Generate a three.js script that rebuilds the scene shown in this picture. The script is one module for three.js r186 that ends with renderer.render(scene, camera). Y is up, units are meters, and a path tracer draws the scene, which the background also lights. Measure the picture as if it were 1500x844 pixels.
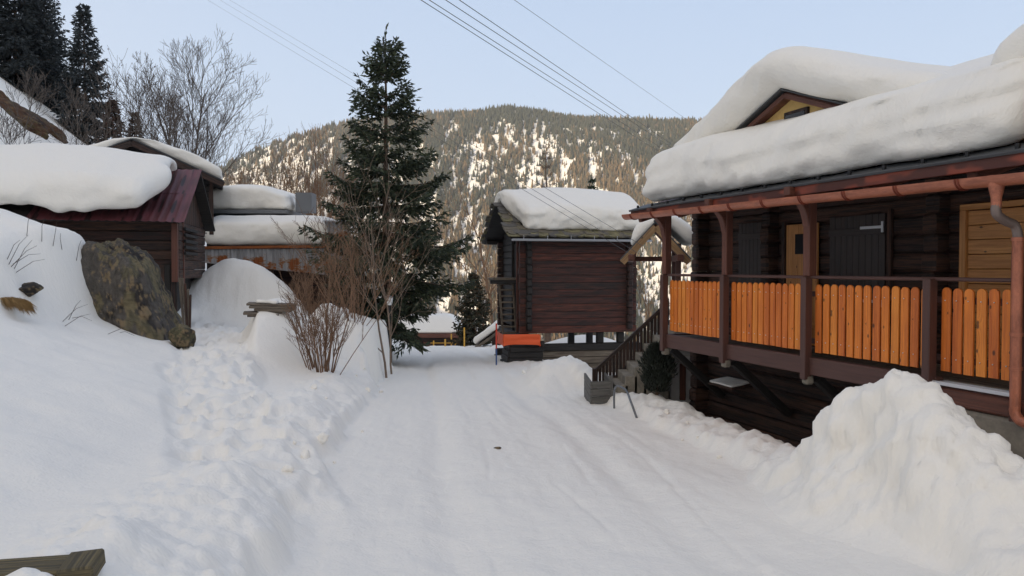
import * as THREE from 'three';
import { mergeGeometries, mergeVertices } from 'three/addons/utils/BufferGeometryUtils.js';

// ---------------------------------------------------------------- camera, sky, sun, exposure
const scene = new THREE.Scene();
const camera = new THREE.PerspectiveCamera(40.94, 1024 / 576, 0.1, 6000);
camera.position.set(0, 1.6, 0);
camera.rotation.x = -Math.atan(28.5 / 1130);

const sunAz = THREE.MathUtils.degToRad(-140), sunEl = THREE.MathUtils.degToRad(19);   // azimuth from the view direction, negative to the left
const sunDir = new THREE.Vector3(Math.sin(sunAz) * Math.cos(sunEl), Math.sin(sunEl), -Math.cos(sunAz) * Math.cos(sunEl));
const sun = new THREE.DirectionalLight(new THREE.Color(1.0, 0.80, 0.53), 5.0);
sun.position.copy(sunDir).multiplyScalar(1500);
sun.castShadow = true;
sun.shadow.camera.left = -1500; sun.shadow.camera.right = 1500; sun.shadow.camera.top = 1500; sun.shadow.camera.bottom = -1500; sun.shadow.camera.far = 5000;
sun.shadow.mapSize.set(4096, 4096);
scene.add(sun); scene.add(sun.target);

{ // clear late afternoon air: pale at the horizon, bluer overhead, whiter round the sun
  const W = 512, Hh = 256, d = new Float32Array(W * Hh * 4);
  const v = new THREE.Vector3();
  for (let j = 0; j < Hh; j++) for (let i = 0; i < W; i++) {
    const el = ((j + 0.5) / Hh - 0.5) * Math.PI, az = ((i + 0.5) / W - 0.5) * 2 * Math.PI;
    v.set(Math.cos(el) * Math.cos(az), Math.sin(el), Math.cos(el) * Math.sin(az));
    const e = Math.max(0, el) / (Math.PI / 2);
    const k = 1 - Math.exp(-e * 2.6);
    const g = Math.pow(Math.max(0, 0.5 + 0.5 * v.dot(sunDir)), 2.5);
    const o = (j * W + i) * 4;
    d[o] = 0.80 + (0.22 - 0.80) * k + 0.77 * g;
    d[o + 1] = 0.935 + (0.365 - 0.935) * k + 0.49 * g;
    d[o + 2] = 1.10 + (0.67 - 1.10) * k + 0.07 * g;
    d[o + 3] = 1;
  }
  const t = new THREE.DataTexture(d, W, Hh, THREE.RGBAFormat, THREE.FloatType);
  t.mapping = THREE.EquirectangularReflectionMapping; t.magFilter = t.minFilter = THREE.LinearFilter; t.needsUpdate = true;
  scene.background = t; scene.environment = t;
}
scene.fog = new THREE.FogExp2(new THREE.Color(0.80, 0.86, 0.95), 0.00012);

const renderer = new THREE.WebGLRenderer({ antialias: true });
renderer.toneMapping = THREE.LinearToneMapping;
renderer.toneMappingExposure = 0.99;
renderer.shadowMap.enabled = true;

// ---------------------------------------------------------------- helpers
function mulberry(a) { return () => { a |= 0; a = a + 0x6D2B79F5 | 0; let t = Math.imul(a ^ a >>> 15, 1 | a); t = t + Math.imul(t ^ t >>> 7, 61 | t) ^ t; return ((t ^ t >>> 14) >>> 0) / 4294967296; }; }
function hsh(x, y, z) { let h = Math.imul(x, 374761393) ^ Math.imul(y, 668265263) ^ Math.imul(z, 2147483647 - 1274126177); h = Math.imul(h ^ (h >>> 13), 1274126177); h ^= h >>> 16; return (h >>> 0) / 4294967296; }
const fade = t => t * t * t * (t * (t * 6 - 15) + 10), mix = (a, b, t) => a + (b - a) * t, clamp = (x, a, b) => x < a ? a : x > b ? b : x;
const sst = (a, b, x) => { const t = clamp((x - a) / (b - a), 0, 1); return t * t * (3 - 2 * t); };
function n2(x, y, s = 0) { const i = Math.floor(x), j = Math.floor(y), u = fade(x - i), v = fade(y - j); return mix(mix(hsh(i, j, s), hsh(i + 1, j, s), u), mix(hsh(i, j + 1, s), hsh(i + 1, j + 1, s), u), v) * 2 - 1; }
function n3(x, y, z) {
  const i = Math.floor(x), j = Math.floor(y), k = Math.floor(z), u = fade(x - i), v = fade(y - j), w = fade(z - k), q = (a, b, c) => hsh(i + a + (k + c) * 57, j + b, k + c);
  return mix(mix(mix(q(0, 0, 0), q(1, 0, 0), u), mix(q(0, 1, 0), q(1, 1, 0), u), v), mix(mix(q(0, 0, 1), q(1, 0, 1), u), mix(q(0, 1, 1), q(1, 1, 1), u), v), w) * 2 - 1;
}
function fbm2(x, y, o = 4, s = 0) { let a = 0.5, r = 0; for (let i = 0; i < o; i++) { r += a * n2(x, y, s + i); x = x * 2.03 + 7.1; y = y * 2.03 + 3.7; a *= 0.5; } return r; }
function fbm3(x, y, z, o = 4) { let a = 0.5, r = 0; for (let i = 0; i < o; i++) { r += a * n3(x, y, z); x = x * 2.03 + 7.1; y = y * 2.03 + 3.7; z = z * 2.03 + 1.3; a *= 0.5; } return r; }
function worley3(x, y, z, s) { const i = Math.floor(x), j = Math.floor(y), k = Math.floor(z); let m = 9; for (let a = -1; a < 2; a++) for (let b = -1; b < 2; b++) for (let c = -1; c < 2; c++) { const h = (k + c) * 131 + s, dx = i + a + hsh(i + a, j + b, h) - x, dy = j + b + hsh(i + a, j + b, h + 7777) - y, dz = k + c + hsh(i + a, j + b, h + 3333) - z; m = Math.min(m, dx * dx + dy * dy + dz * dz); } return Math.sqrt(m); }
function worley(x, y, s = 0) { const i = Math.floor(x), j = Math.floor(y); let m = 9; for (let a = -1; a < 2; a++) for (let b = -1; b < 2; b++) { const dx = i + a + hsh(i + a, j + b, s) - x, dy = j + b + hsh(i + a, j + b, s + 9) - y; m = Math.min(m, dx * dx + dy * dy); } return Math.sqrt(m); }
// a pixel of the photograph and a distance ahead give a place
const at = (px, py, D) => new THREE.Vector3((px - 750) / 1130 * D, 1.6 + (393.5 - py) / 1130 * D, -D);

const used = new Map();
function numbered(n) { const k = used.get(n) || 0; used.set(n, k + 1); return k ? n + '_' + String(k).padStart(3, '0') : n; }
function tag(o, label, category, group) { o.userData.label = label; o.userData.category = category; if (group) o.userData.group = group; return o; }
function thing(name, label, category, pos = [0, 0, 0], turn = 0, group) {
  const g = new THREE.Group(); g.name = numbered(name); g.position.set(...pos); g.rotation.y = turn; scene.add(g); return tag(g, label, category, group);
}
function part(name, geo, mat, parent, pos, rot) {
  const m = new THREE.Mesh(geo, mat); m.name = parent === scene ? numbered(name) : name;
  if (pos) m.position.set(...pos); if (rot) m.rotation.set(...rot); parent.add(m); return m;
}
function structure(name, geo, mat) { const m = part(name, geo, mat, scene); m.userData.kind = 'structure'; return m; }

// chamfered box, uv in metres with u along the longest side
const boxCache = new Map();
function cbox(w, h, d, c = 0.006, v = 0) {
  const key = [w.toFixed(4), h.toFixed(4), d.toFixed(4), c, v].join();
  if (boxCache.has(key)) return boxCache.get(key);
  c = Math.min(c, w * 0.45, h * 0.45, d * 0.45);
  const S = [w / 2, h / 2, d / 2], P = [], N = [], UV = [];
  const vert = (s, a) => [0, 1, 2].map(i => s[i] * (i === a ? S[i] : S[i] - c));
  const L = w >= h && w >= d ? 0 : h >= d ? 1 : 2, ou = v * 1.37, ov = v * 0.61;
  const tri = (a, b, e) => {
    const ab = [b[0] - a[0], b[1] - a[1], b[2] - a[2]], ae = [e[0] - a[0], e[1] - a[1], e[2] - a[2]];
    let n = [ab[1] * ae[2] - ab[2] * ae[1], ab[2] * ae[0] - ab[0] * ae[2], ab[0] * ae[1] - ab[1] * ae[0]];
    const q = n[0] * (a[0] + b[0] + e[0]) + n[1] * (a[1] + b[1] + e[1]) + n[2] * (a[2] + b[2] + e[2]);
    if (q < 0) { [b, e] = [e, b]; n = n.map(t => -t); }
    const l = Math.hypot(...n) || 1; n = n.map(t => t / l);
    const ax = n.map(Math.abs), dm = ax[0] > ax[1] && ax[0] > ax[2] ? 0 : ax[1] > ax[2] ? 1 : 2;
    for (const p of [a, b, e]) {
      P.push(...p); N.push(...n);
      if (dm === L) UV.push(p[(L + 1) % 3] + ou, p[(L + 2) % 3] + ov + 0.3);
      else { const o = 3 - dm - L; UV.push(p[L] + ou, p[o] + (dm > o ? 0.17 : 0) + ov); }
    }
  };
  const quad = (a, b, e, f) => { tri(a, b, e); tri(a, e, f); };
  const G = [-1, 1];
  for (let a = 0; a < 3; a++) {
    const b = (a + 1) % 3, e = (a + 2) % 3;
    for (const s of G) { const k = (x, y) => { const r = [0, 0, 0]; r[a] = s; r[b] = x; r[e] = y; return vert(r, a); }; quad(k(-1, -1), k(1, -1), k(1, 1), k(-1, 1)); }
    for (const x of G) for (const y of G) { const k = (s, f) => { const r = [0, 0, 0]; r[a] = s; r[b] = x; r[e] = y; return vert(r, f); }; quad(k(-1, b), k(1, b), k(1, e), k(-1, e)); }
  }
  for (const x of G) for (const y of G) for (const z of G) tri(vert([x, y, z], 0), vert([x, y, z], 1), vert([x, y, z], 2));
  const g = new THREE.BufferGeometry();
  g.setAttribute('position', new THREE.Float32BufferAttribute(P, 3)); g.setAttribute('normal', new THREE.Float32BufferAttribute(N, 3)); g.setAttribute('uv', new THREE.Float32BufferAttribute(UV, 2));
  boxCache.set(key, g); return g;
}
const moved = (g, x = 0, y = 0, z = 0, rx = 0, ry = 0, rz = 0) => { const c = g.clone(); c.applyMatrix4(new THREE.Matrix4().compose(new THREE.Vector3(x, y, z), new THREE.Quaternion().setFromEuler(new THREE.Euler(rx, ry, rz)), new THREE.Vector3(1, 1, 1))); return c; };
// bar between two points
function bar(parent, name, mat, a, b, w, h, v = 0, c = 0.006) {
  const A = new THREE.Vector3(...a), B = new THREE.Vector3(...b), L = A.distanceTo(B);
  const m = part(name, cbox(L, h, w, c, v), mat, parent); m.position.copy(A).add(B).multiplyScalar(0.5);
  const dir = B.clone().sub(A).normalize(), side = new THREE.Vector3().crossVectors(dir, new THREE.Vector3(0, 1, 0));
  if (side.lengthSq() < 1e-6) side.set(0, 0, 1); side.normalize();
  m.quaternion.setFromRotationMatrix(new THREE.Matrix4().makeBasis(dir, new THREE.Vector3().crossVectors(side, dir), side)); return m;
}
// collects raw triangles, tapered tubes, slivers
class MB {
  constructor() { this.p = []; this.c = null; this.uv = []; }
  tri(a, b, c, col) { this.p.push(a.x, a.y, a.z, b.x, b.y, b.z, c.x, c.y, c.z); if (col) { this.c = this.c || []; for (let i = 0; i < 3; i++) this.c.push(col[0], col[1], col[2]); } }
  tube(pts, r0, r1, n = 4, col) {
    const L = pts.length; let prev = null;
    const d = new THREE.Vector3(), u = new THREE.Vector3(), w = new THREE.Vector3();
    for (let i = 0; i < L; i++) {
      d.subVectors(pts[Math.min(L - 1, i + 1)], pts[Math.max(0, i - 1)]).normalize();
      u.set(0, 0, 1); if (Math.abs(d.z) > 0.9) u.set(1, 0, 0); u.cross(d).normalize(); w.crossVectors(d, u);
      const r = mix(r0, r1, i / (L - 1)), ring = [];
      for (let k = 0; k < n; k++) { const t = k / n * Math.PI * 2; ring.push(pts[i].clone().addScaledVector(u, Math.cos(t) * r).addScaledVector(w, Math.sin(t) * r)); }
      if (prev) for (let k = 0; k < n; k++) { const k2 = (k + 1) % n; this.tri(prev[k], ring[k], ring[k2], col); this.tri(prev[k], ring[k2], prev[k2], col); }
      prev = ring;
    }
  }
  geo(smooth) {
    let g = new THREE.BufferGeometry(); g.setAttribute('position', new THREE.Float32BufferAttribute(this.p, 3));
    if (this.c) g.setAttribute('color', new THREE.Float32BufferAttribute(this.c, 3));
    if (smooth) g = mergeVertices(g, 1e-5);
    g.computeVertexNormals();
    const P = g.attributes.position, uv = new Float32Array(P.count * 2); for (let i = 0; i < P.count; i++) { uv[i * 2] = P.getX(i) + P.getZ(i); uv[i * 2 + 1] = P.getY(i); }
    g.setAttribute('uv', new THREE.BufferAttribute(uv, 2)); return g;
  }
}
const V = (x, y, z) => new THREE.Vector3(x, y, z);

// ---------------------------------------------------------------- textures and materials
function pn(x, y, per, s) { const i = Math.floor(x), j = Math.floor(y), u = fade(x - i), v = fade(y - j), m = a => ((a % per) + per) % per; return mix(mix(hsh(m(i), m(j), s), hsh(m(i + 1), m(j), s), u), mix(hsh(m(i), m(j + 1), s), hsh(m(i + 1), m(j + 1), s), u), v); }
function pn2(x, y, px, py, s) { const i = Math.floor(x), j = Math.floor(y), u = fade(x - i), v = fade(y - j), m = (a, p) => ((a % p) + p) % p; return mix(mix(hsh(m(i, px), m(j, py), s), hsh(m(i + 1, px), m(j, py), s), u), mix(hsh(m(i, px), m(j + 1, py), s), hsh(m(i + 1, px), m(j + 1, py), s), u), v); }
function tex(w, h, fn, color, rx, ry) {
  const d = new Uint8Array(w * h * 4);
  for (let j = 0; j < h; j++) for (let i = 0; i < w; i++) { const c = fn(i / w, j / h), o = (j * w + i) * 4; d[o] = clamp(c[0], 0, 1) * 255; d[o + 1] = clamp(c[1], 0, 1) * 255; d[o + 2] = clamp(c[2], 0, 1) * 255; d[o + 3] = 255; }
  const t = new THREE.DataTexture(d, w, h, THREE.RGBAFormat); t.wrapS = t.wrapT = THREE.RepeatWrapping; t.magFilter = THREE.LinearFilter; t.minFilter = THREE.LinearMipmapLinearFilter; t.generateMipmaps = true;
  if (color) t.colorSpace = THREE.SRGBColorSpace; t.repeat.set(rx, ry); t.needsUpdate = true; return t;
}
const toS = c => Math.pow(c, 1 / 2.2);
// timber: u runs along the grain (2 m per repeat), v across (0.5 m per repeat); a and b are linear colours
function timber(a, b, { knots = 0, streak = 1, seed = 1, rough = 0.75, bump = 0.002, cont = 1, spots = null } = {}) {
  const r = mulberry(seed), K = []; for (let i = 0; i < knots; i++) K.push([r(), r(), 0.006 + r() * 0.012]);
  const val = (u, v) => {
    let kn = 0, wv = 0;
    for (const [ku, kv, kr] of K) { let du = Math.abs(u - ku), dv = Math.abs(v - kv); du = Math.min(du, 1 - du) * 2; dv = Math.min(dv, 1 - dv) * 0.5; const q = Math.hypot(du * 0.6, dv) / kr; if (q < 5) { wv += Math.exp(-q * q * 0.2) * 0.04; kn = Math.max(kn, 1 - sst(0.5, 1.1, q)); } }
    const vv = v + wv + 0.015 * (pn(u * 6, v * 6, 6, seed) - 0.5);
    let g = 0.5 * pn2(u * 4, vv * 48, 4, 48, seed + 1) + 0.3 * pn2(u * 12, vv * 128, 12, 128, seed + 2) + 0.2 * pn2(u * 64, vv * 256, 64, 256, seed + 3);
    const patch = pn2(u * 5, v * 7, 5, 7, seed + 5) * 0.6 + pn2(u * 13, v * 16, 13, 16, seed + 6) * 0.4;
    g = clamp(0.5 + (g - 0.5) * 1.7 * cont * streak + (patch - 0.5) * 0.9 * cont, 0, 1);
    return [g, kn, patch];
  };
  const map = tex(512, 256, (u, v) => { const [g, kn, pt] = val(u, v); let c = [0, 1, 2].map(i => mix(b[i], a[i], g) * (1 - 0.8 * kn)); if (spots) { const q = sst(spots[3], spots[3] + 0.18, pt); c = c.map((x, i) => mix(x, spots[i], q)); } return c.map(toS); }, true, 0.5, 2);
  const bm = tex(512, 256, (u, v) => { const [g, kn] = val(u, v); const x = g - kn * 0.5; return [x, x, x]; }, false, 0.5, 2);
  return new THREE.MeshStandardMaterial({ map, bumpMap: bm, bumpScale: bump, roughness: rough });
}
const snowBump = tex(512, 512, (u, v) => { const x = 0.45 * pn(u * 16, v * 16, 16, 1) + 0.3 * pn(u * 48, v * 48, 48, 2) + 0.25 * pn(u * 150, v * 150, 150, 3); return [x, x, x]; }, false, 0.5, 0.5);
const SN = [0.89, 0.855, 0.785];
const M = {
  snow: new THREE.MeshStandardMaterial({ color: new THREE.Color(...SN), roughness: 0.85, bumpMap: snowBump, bumpScale: 0.011 }),
  roofSnow: new THREE.MeshStandardMaterial({ color: new THREE.Color(0.885, 0.855, 0.79), roughness: 0.9, bumpMap: snowBump, bumpScale: 0.010 }),
  barnLog: timber([0.095, 0.027, 0.018], [0.018, 0.010, 0.009], { seed: 11, bump: 0.006, cont: 1.5 }),
  barnLogB: timber([0.135, 0.036, 0.021], [0.022, 0.010, 0.008], { seed: 23, bump: 0.006, cont: 1.5 }),
  barnLogC: timber([0.06, 0.021, 0.015], [0.012, 0.009, 0.008], { seed: 37, bump: 0.006, cont: 1.5 }),
  darkLog: timber([0.060, 0.026, 0.016], [0.012, 0.008, 0.007], { seed: 5, bump: 0.006, cont: 1.4 }),
  darkLogB: timber([0.085, 0.036, 0.020], [0.016, 0.010, 0.008], { seed: 6, bump: 0.006, cont: 1.4 }),
  blackLog: timber([0.022, 0.018, 0.016], [0.008, 0.007, 0.007], { seed: 7, bump: 0.005 }),
  brown: timber([0.095, 0.040, 0.030], [0.066, 0.027, 0.021], { seed: 8, rough: 0.55, bump: 0.0008, cont: 0.7 }),
  redwood: timber([0.155, 0.050, 0.028], [0.080, 0.026, 0.016], { seed: 9, rough: 0.6, bump: 0.002 }),
  slatA: timber([0.84, 0.255, 0.026], [0.57, 0.140, 0.012], { seed: 41, knots: 10, rough: 0.5, bump: 0.0012, cont: 0.9 }),
  slatB: timber([0.74, 0.200, 0.020], [0.48, 0.105, 0.010], { seed: 42, knots: 12, rough: 0.5, bump: 0.0012, cont: 0.9 }),
  slatC: timber([0.88, 0.310, 0.036], [0.62, 0.175, 0.016], { seed: 43, knots: 9, rough: 0.5, bump: 0.0012, cont: 0.9 }),
  blond: timber([0.60, 0.285, 0.085], [0.40, 0.165, 0.042], { seed: 44, knots: 9, rough: 0.5, bump: 0.001, cont: 0.9 }),
  rake: timber([0.40, 0.25, 0.12], [0.24, 0.135, 0.06], { seed: 45, knots: 5, rough: 0.7, bump: 0.002 }),
  greyWood: timber([0.20, 0.165, 0.125], [0.085, 0.065, 0.05], { seed: 46, rough: 0.85, bump: 0.003, cont: 1.2 }),
  greyBoard: timber([0.15, 0.145, 0.135], [0.08, 0.076, 0.07], { seed: 47, rough: 0.85, bump: 0.002 }),
  shutter: timber([0.040, 0.026, 0.022], [0.022, 0.015, 0.013], { seed: 48, rough: 0.5, bump: 0.001 }),
  mossBoard: timber([0.16, 0.125, 0.06], [0.06, 0.05, 0.03], { seed: 49, rough: 0.9, bump: 0.004, cont: 1.2 }),
};
const mat = (r, g, b, rough = 0.7, metal = 0) => new THREE.MeshStandardMaterial({ color: new THREE.Color(r, g, b), roughness: rough, metalness: metal });
{
  const cop = tex(256, 256, (u, v) => { const n = 0.5 * pn2(u * 8, v * 6, 8, 6, 1) + 0.3 * pn(u * 30, v * 30, 30, 2) + 0.2 * pn(u * 90, v * 90, 90, 3); return [mix(0.55, 0.80, n), mix(0.33, 0.50, n), mix(0.25, 0.38, n)]; }, true, 0.7, 2);
  M.copper = new THREE.MeshStandardMaterial({ map: cop, roughness: 0.42, metalness: 0.15 });
  const fas = tex(256, 128, (u, v) => { const n = 0.6 * pn2(u * 9, v * 2, 9, 2, 1) + 0.4 * pn2(u * 30, v * 12, 30, 12, 2); const q = sst(0.35, 0.7, n); return [mix(0.33, 0.56, q), mix(0.17, 0.27, q), mix(0.13, 0.19, q)]; }, true, 0.35, 2);
  M.fascia = new THREE.MeshStandardMaterial({ map: fas, roughness: 0.5, metalness: 0.1 });
  const rust = tex(512, 256, (u, v) => { const n = 0.55 * pn2(u * 7, v * 3, 7, 3, 4) + 0.3 * pn2(u * 26, v * 9, 26, 9, 5) + 0.15 * pn(u * 90, v * 90, 90, 6); const q = sst(0.60, 0.72, n); const g = 0.50 + 0.12 * pn2(u * 60, v * 5, 60, 5, 7); return [mix(g, 0.52, q), mix(g * 1.0, 0.29, q), mix(g * 1.02, 0.13, q)]; }, true, 0.25, 0.6);
  M.rustMetal = new THREE.MeshStandardMaterial({ map: rust, roughness: 0.6, metalness: 0.25 });
  const rst2 = tex(256, 128, (u, v) => { const n = 0.6 * pn2(u * 9, v * 4, 9, 4, 4) + 0.4 * pn(u * 40, v * 40, 40, 5); return [mix(0.40, 0.62, n), mix(0.22, 0.36, n), mix(0.10, 0.18, n)]; }, true, 0.5, 2);
  M.rustBeam = new THREE.MeshStandardMaterial({ map: rst2, roughness: 0.8, metalness: 0.1 });
  const rr = tex(256, 256, (u, v) => { const n = 0.5 * pn2(u * 6, v * 5, 6, 5, 4) + 0.3 * pn2(u * 40, v * 5, 40, 5, 5) + 0.2 * pn(u * 80, v * 80, 80, 6); const q = 0.75 + 0.5 * n, s = 1 - 0.55 * sst(0.68, 0.78, pn2(u * 24, v * 3, 24, 3, 8)); return [0.36 * q * s, 0.19 * q * s, 0.205 * q * s]; }, true, 0.6, 0.5);
  M.redMetal = new THREE.MeshStandardMaterial({ map: rr, roughness: 0.5, metalness: 0.2 });
  const pl = tex(256, 256, (u, v) => { const n = 0.5 * pn(u * 5, v * 5, 5, 1) + 0.3 * pn(u * 20, v * 20, 20, 2) + 0.2 * pn(u * 80, v * 80, 80, 3); return [mix(0.45, 0.66, n), mix(0.40, 0.60, n), mix(0.31, 0.47, n)]; }, true, 0.7, 0.7);
  M.plaster = new THREE.MeshStandardMaterial({ map: pl, bumpMap: pl, bumpScale: 0.012, roughness: 0.95 });
  const cr = tex(256, 256, (u, v) => { const n = 0.5 * pn(u * 6, v * 6, 6, 1) + 0.3 * pn(u * 24, v * 24, 24, 2) + 0.2 * pn(u * 90, v * 90, 90, 3); return [mix(0.80, 0.93, n), mix(0.66, 0.79, n), mix(0.40, 0.52, n)]; }, true, 0.8, 0.8);
  M.cream = new THREE.MeshStandardMaterial({ map: cr, roughness: 0.9 });
  const wp = tex(256, 256, (u, v) => { const n = 0.5 * pn(u * 6, v * 6, 6, 1) + 0.3 * pn(u * 24, v * 24, 24, 2) + 0.2 * pn(u * 90, v * 90, 90, 3); return [mix(0.70, 0.82, n), mix(0.70, 0.82, n), mix(0.70, 0.82, n)]; }, true, 0.8, 0.8);
  M.whitewash = new THREE.MeshStandardMaterial({ map: wp, roughness: 0.95 });
  const st = (a, b, s) => tex(128, 128, (u, v) => { const n = 0.5 * pn(u * 5, v * 5, 5, s) + 0.3 * pn(u * 18, v * 18, 18, s + 1) + 0.2 * pn(u * 50, v * 50, 50, s + 2); return a.map((x, i) => toS(mix(x, b[i], n))); }, true, 1.2, 1.2);
  M.slabs = [st([0.05, 0.045, 0.035], [0.22, 0.19, 0.14], 1), st([0.06, 0.055, 0.03], [0.27, 0.24, 0.13], 4), st([0.05, 0.048, 0.045], [0.16, 0.15, 0.135], 7)].map(map => new THREE.MeshStandardMaterial({ map, roughness: 0.95 }));
  M.concrete = new THREE.MeshStandardMaterial({ map: st([0.12, 0.105, 0.085], [0.30, 0.27, 0.22], 11), roughness: 0.95 });
  const bk = (a, b, s) => tex(128, 128, (u, v) => { const n = 0.6 * pn2(u * 16, v * 5, 16, 5, s) + 0.4 * pn(u * 40, v * 40, 40, s + 1); return a.map((x, i) => toS(mix(x, b[i], n))); }, true, 2, 1);
  M.bark = new THREE.MeshStandardMaterial({ map: bk([0.05, 0.034, 0.024], [0.17, 0.11, 0.075], 3), roughness: 0.95 });
  M.twig = new THREE.MeshStandardMaterial({ map: bk([0.055, 0.043, 0.036], [0.14, 0.11, 0.09], 5), roughness: 0.9 });
  M.twigBrown = new THREE.MeshStandardMaterial({ map: bk([0.10, 0.055, 0.03], [0.26, 0.145, 0.08], 7), roughness: 0.9 });
  M.twigPale = new THREE.MeshStandardMaterial({ map: bk([0.12, 0.085, 0.06], [0.30, 0.22, 0.16], 9), roughness: 0.9 });
}
M.iron = mat(0.02, 0.02, 0.022, 0.5, 0.4); M.zinc = mat(0.42, 0.43, 0.45, 0.4, 0.6); M.greySheet = mat(0.16, 0.17, 0.185, 0.55, 0.3); M.tile = mat(0.055, 0.058, 0.062, 0.6);
M.galv = mat(0.62, 0.63, 0.65, 0.4, 0.5); M.copperDark = mat(0.20, 0.045, 0.025, 0.45, 0.3); M.pipeGrey = mat(0.22, 0.17, 0.15, 0.5, 0.4); M.glassDark = mat(0.02, 0.022, 0.026, 0.08); M.screw = mat(0.75, 0.72, 0.68, 0.35, 0.5);
M.orange = mat(0.80, 0.115, 0.028, 0.6); M.red = mat(0.62, 0.055, 0.025, 0.5); M.blue = mat(0.05, 0.09, 0.22, 0.5); M.yellow = mat(0.65, 0.36, 0.05, 0.6); M.wire = mat(0.06, 0.06, 0.065, 0.6); M.white = mat(0.8, 0.8, 0.78, 0.6);
M.needle = new THREE.MeshStandardMaterial({ vertexColors: true, roughness: 0.75 });
M.vcol = new THREE.MeshStandardMaterial({ vertexColors: true, roughness: 0.92 });
M.rock = new THREE.MeshStandardMaterial({ vertexColors: true, roughness: 0.92, bumpScale: 0.05, bumpMap: tex(512, 512, (u, v) => { const x = 0.4 * pn(u * 24, v * 24, 24, 1) + 0.35 * Math.abs(pn(u * 60, v * 60, 60, 2) - 0.5) * 2 + 0.25 * pn(u * 180, v * 180, 180, 3); return [x, x, x]; }, false, 0.6, 0.6) });

// rounded slab of snow; shape(p) moves each point
function snowSlab(w, h, d, r, cell, shape) {
  const nx = Math.max(4, Math.round(w / cell)), ny = Math.max(3, Math.round(h / cell)), nz = Math.max(4, Math.round(d / cell));
  let g = new THREE.BoxGeometry(w, h, d, nx, ny, nz); g.deleteAttribute('uv'); g.deleteAttribute('normal'); g = mergeVertices(g, 1e-4);
  const P = g.attributes.position, p = V(0, 0, 0), q = V(0, 0, 0), rx = Math.min(r, w / 2 - 0.01), ry = Math.min(r, h / 2 - 0.005), rz = Math.min(r, d / 2 - 0.01);
  for (let i = 0; i < P.count; i++) {
    p.fromBufferAttribute(P, i);
    q.set(clamp(p.x, -w / 2 + rx, w / 2 - rx), clamp(p.y, -h / 2 + ry, h / 2 - ry), clamp(p.z, -d / 2 + rz, d / 2 - rz));
    const e = V((p.x - q.x) / rx, (p.y - q.y) / ry, (p.z - q.z) / rz), l = e.length();
    if (l > 1e-6) { const m = Math.max(Math.abs(e.x), Math.abs(e.y), Math.abs(e.z)); e.multiplyScalar(m / l); p.set(q.x + e.x * rx, q.y + e.y * ry, q.z + e.z * rz); }
    p.y += h / 2; shape(p, i); P.setXYZ(i, p.x, p.y, p.z);
  }
  g.computeVertexNormals();
  const uv = new Float32Array(P.count * 2); for (let i = 0; i < P.count; i++) { uv[i * 2] = P.getX(i) + 0.3 * P.getY(i); uv[i * 2 + 1] = P.getZ(i) + P.getY(i); }
  g.setAttribute('uv', new THREE.BufferAttribute(uv, 2)); return g;
}

// ---------------------------------------------------------------- the ground
// chalet frame: x along the facade towards the viewer, z out towards the road
const CH = { o: [2.393, 0, -11.86], a: -THREE.MathUtils.degToRad(71.5) };
const roadC = D => 0.465 - 0.112 * (clamp(D, -60, 420) - 5.2);
const roadH = D => { const k = Math.max(0, D - 28); return -0.05 * Math.max(D, -40) - 0.11 * k * k / (k + 25); };
const pathPts = [[5.4, -1.75], [6.5, -2.25], [8, -2.95], [10.9, -4.3], [14, -5.35], [17.3, -6.85], [18.6, -7.0]];
function pathX(D) { for (let i = 0; i < pathPts.length - 1; i++) { const [a, x] = pathPts[i], [b, y] = pathPts[i + 1]; if (D <= b) return mix(x, y, clamp((D - a) / (b - a), 0, 1)); } return pathPts[6][1]; }
const gs = (X, D, x, d, sx, sd) => Math.exp(-(((X - x) / sx) ** 2) - ((D - d) / sd) ** 2);
const lump = (X, D, f, s) => { const w = worley(X * f, D * f, s); return 1 - Math.min(1, w * 1.25); };
function rightHalf(D) { return 2.05 - 0.6 * sst(13, 19, D); }
function roadside(X, D) { const s = X - roadC(D); return s < 0 ? s + 2.05 : s - rightHalf(D); }
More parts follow.
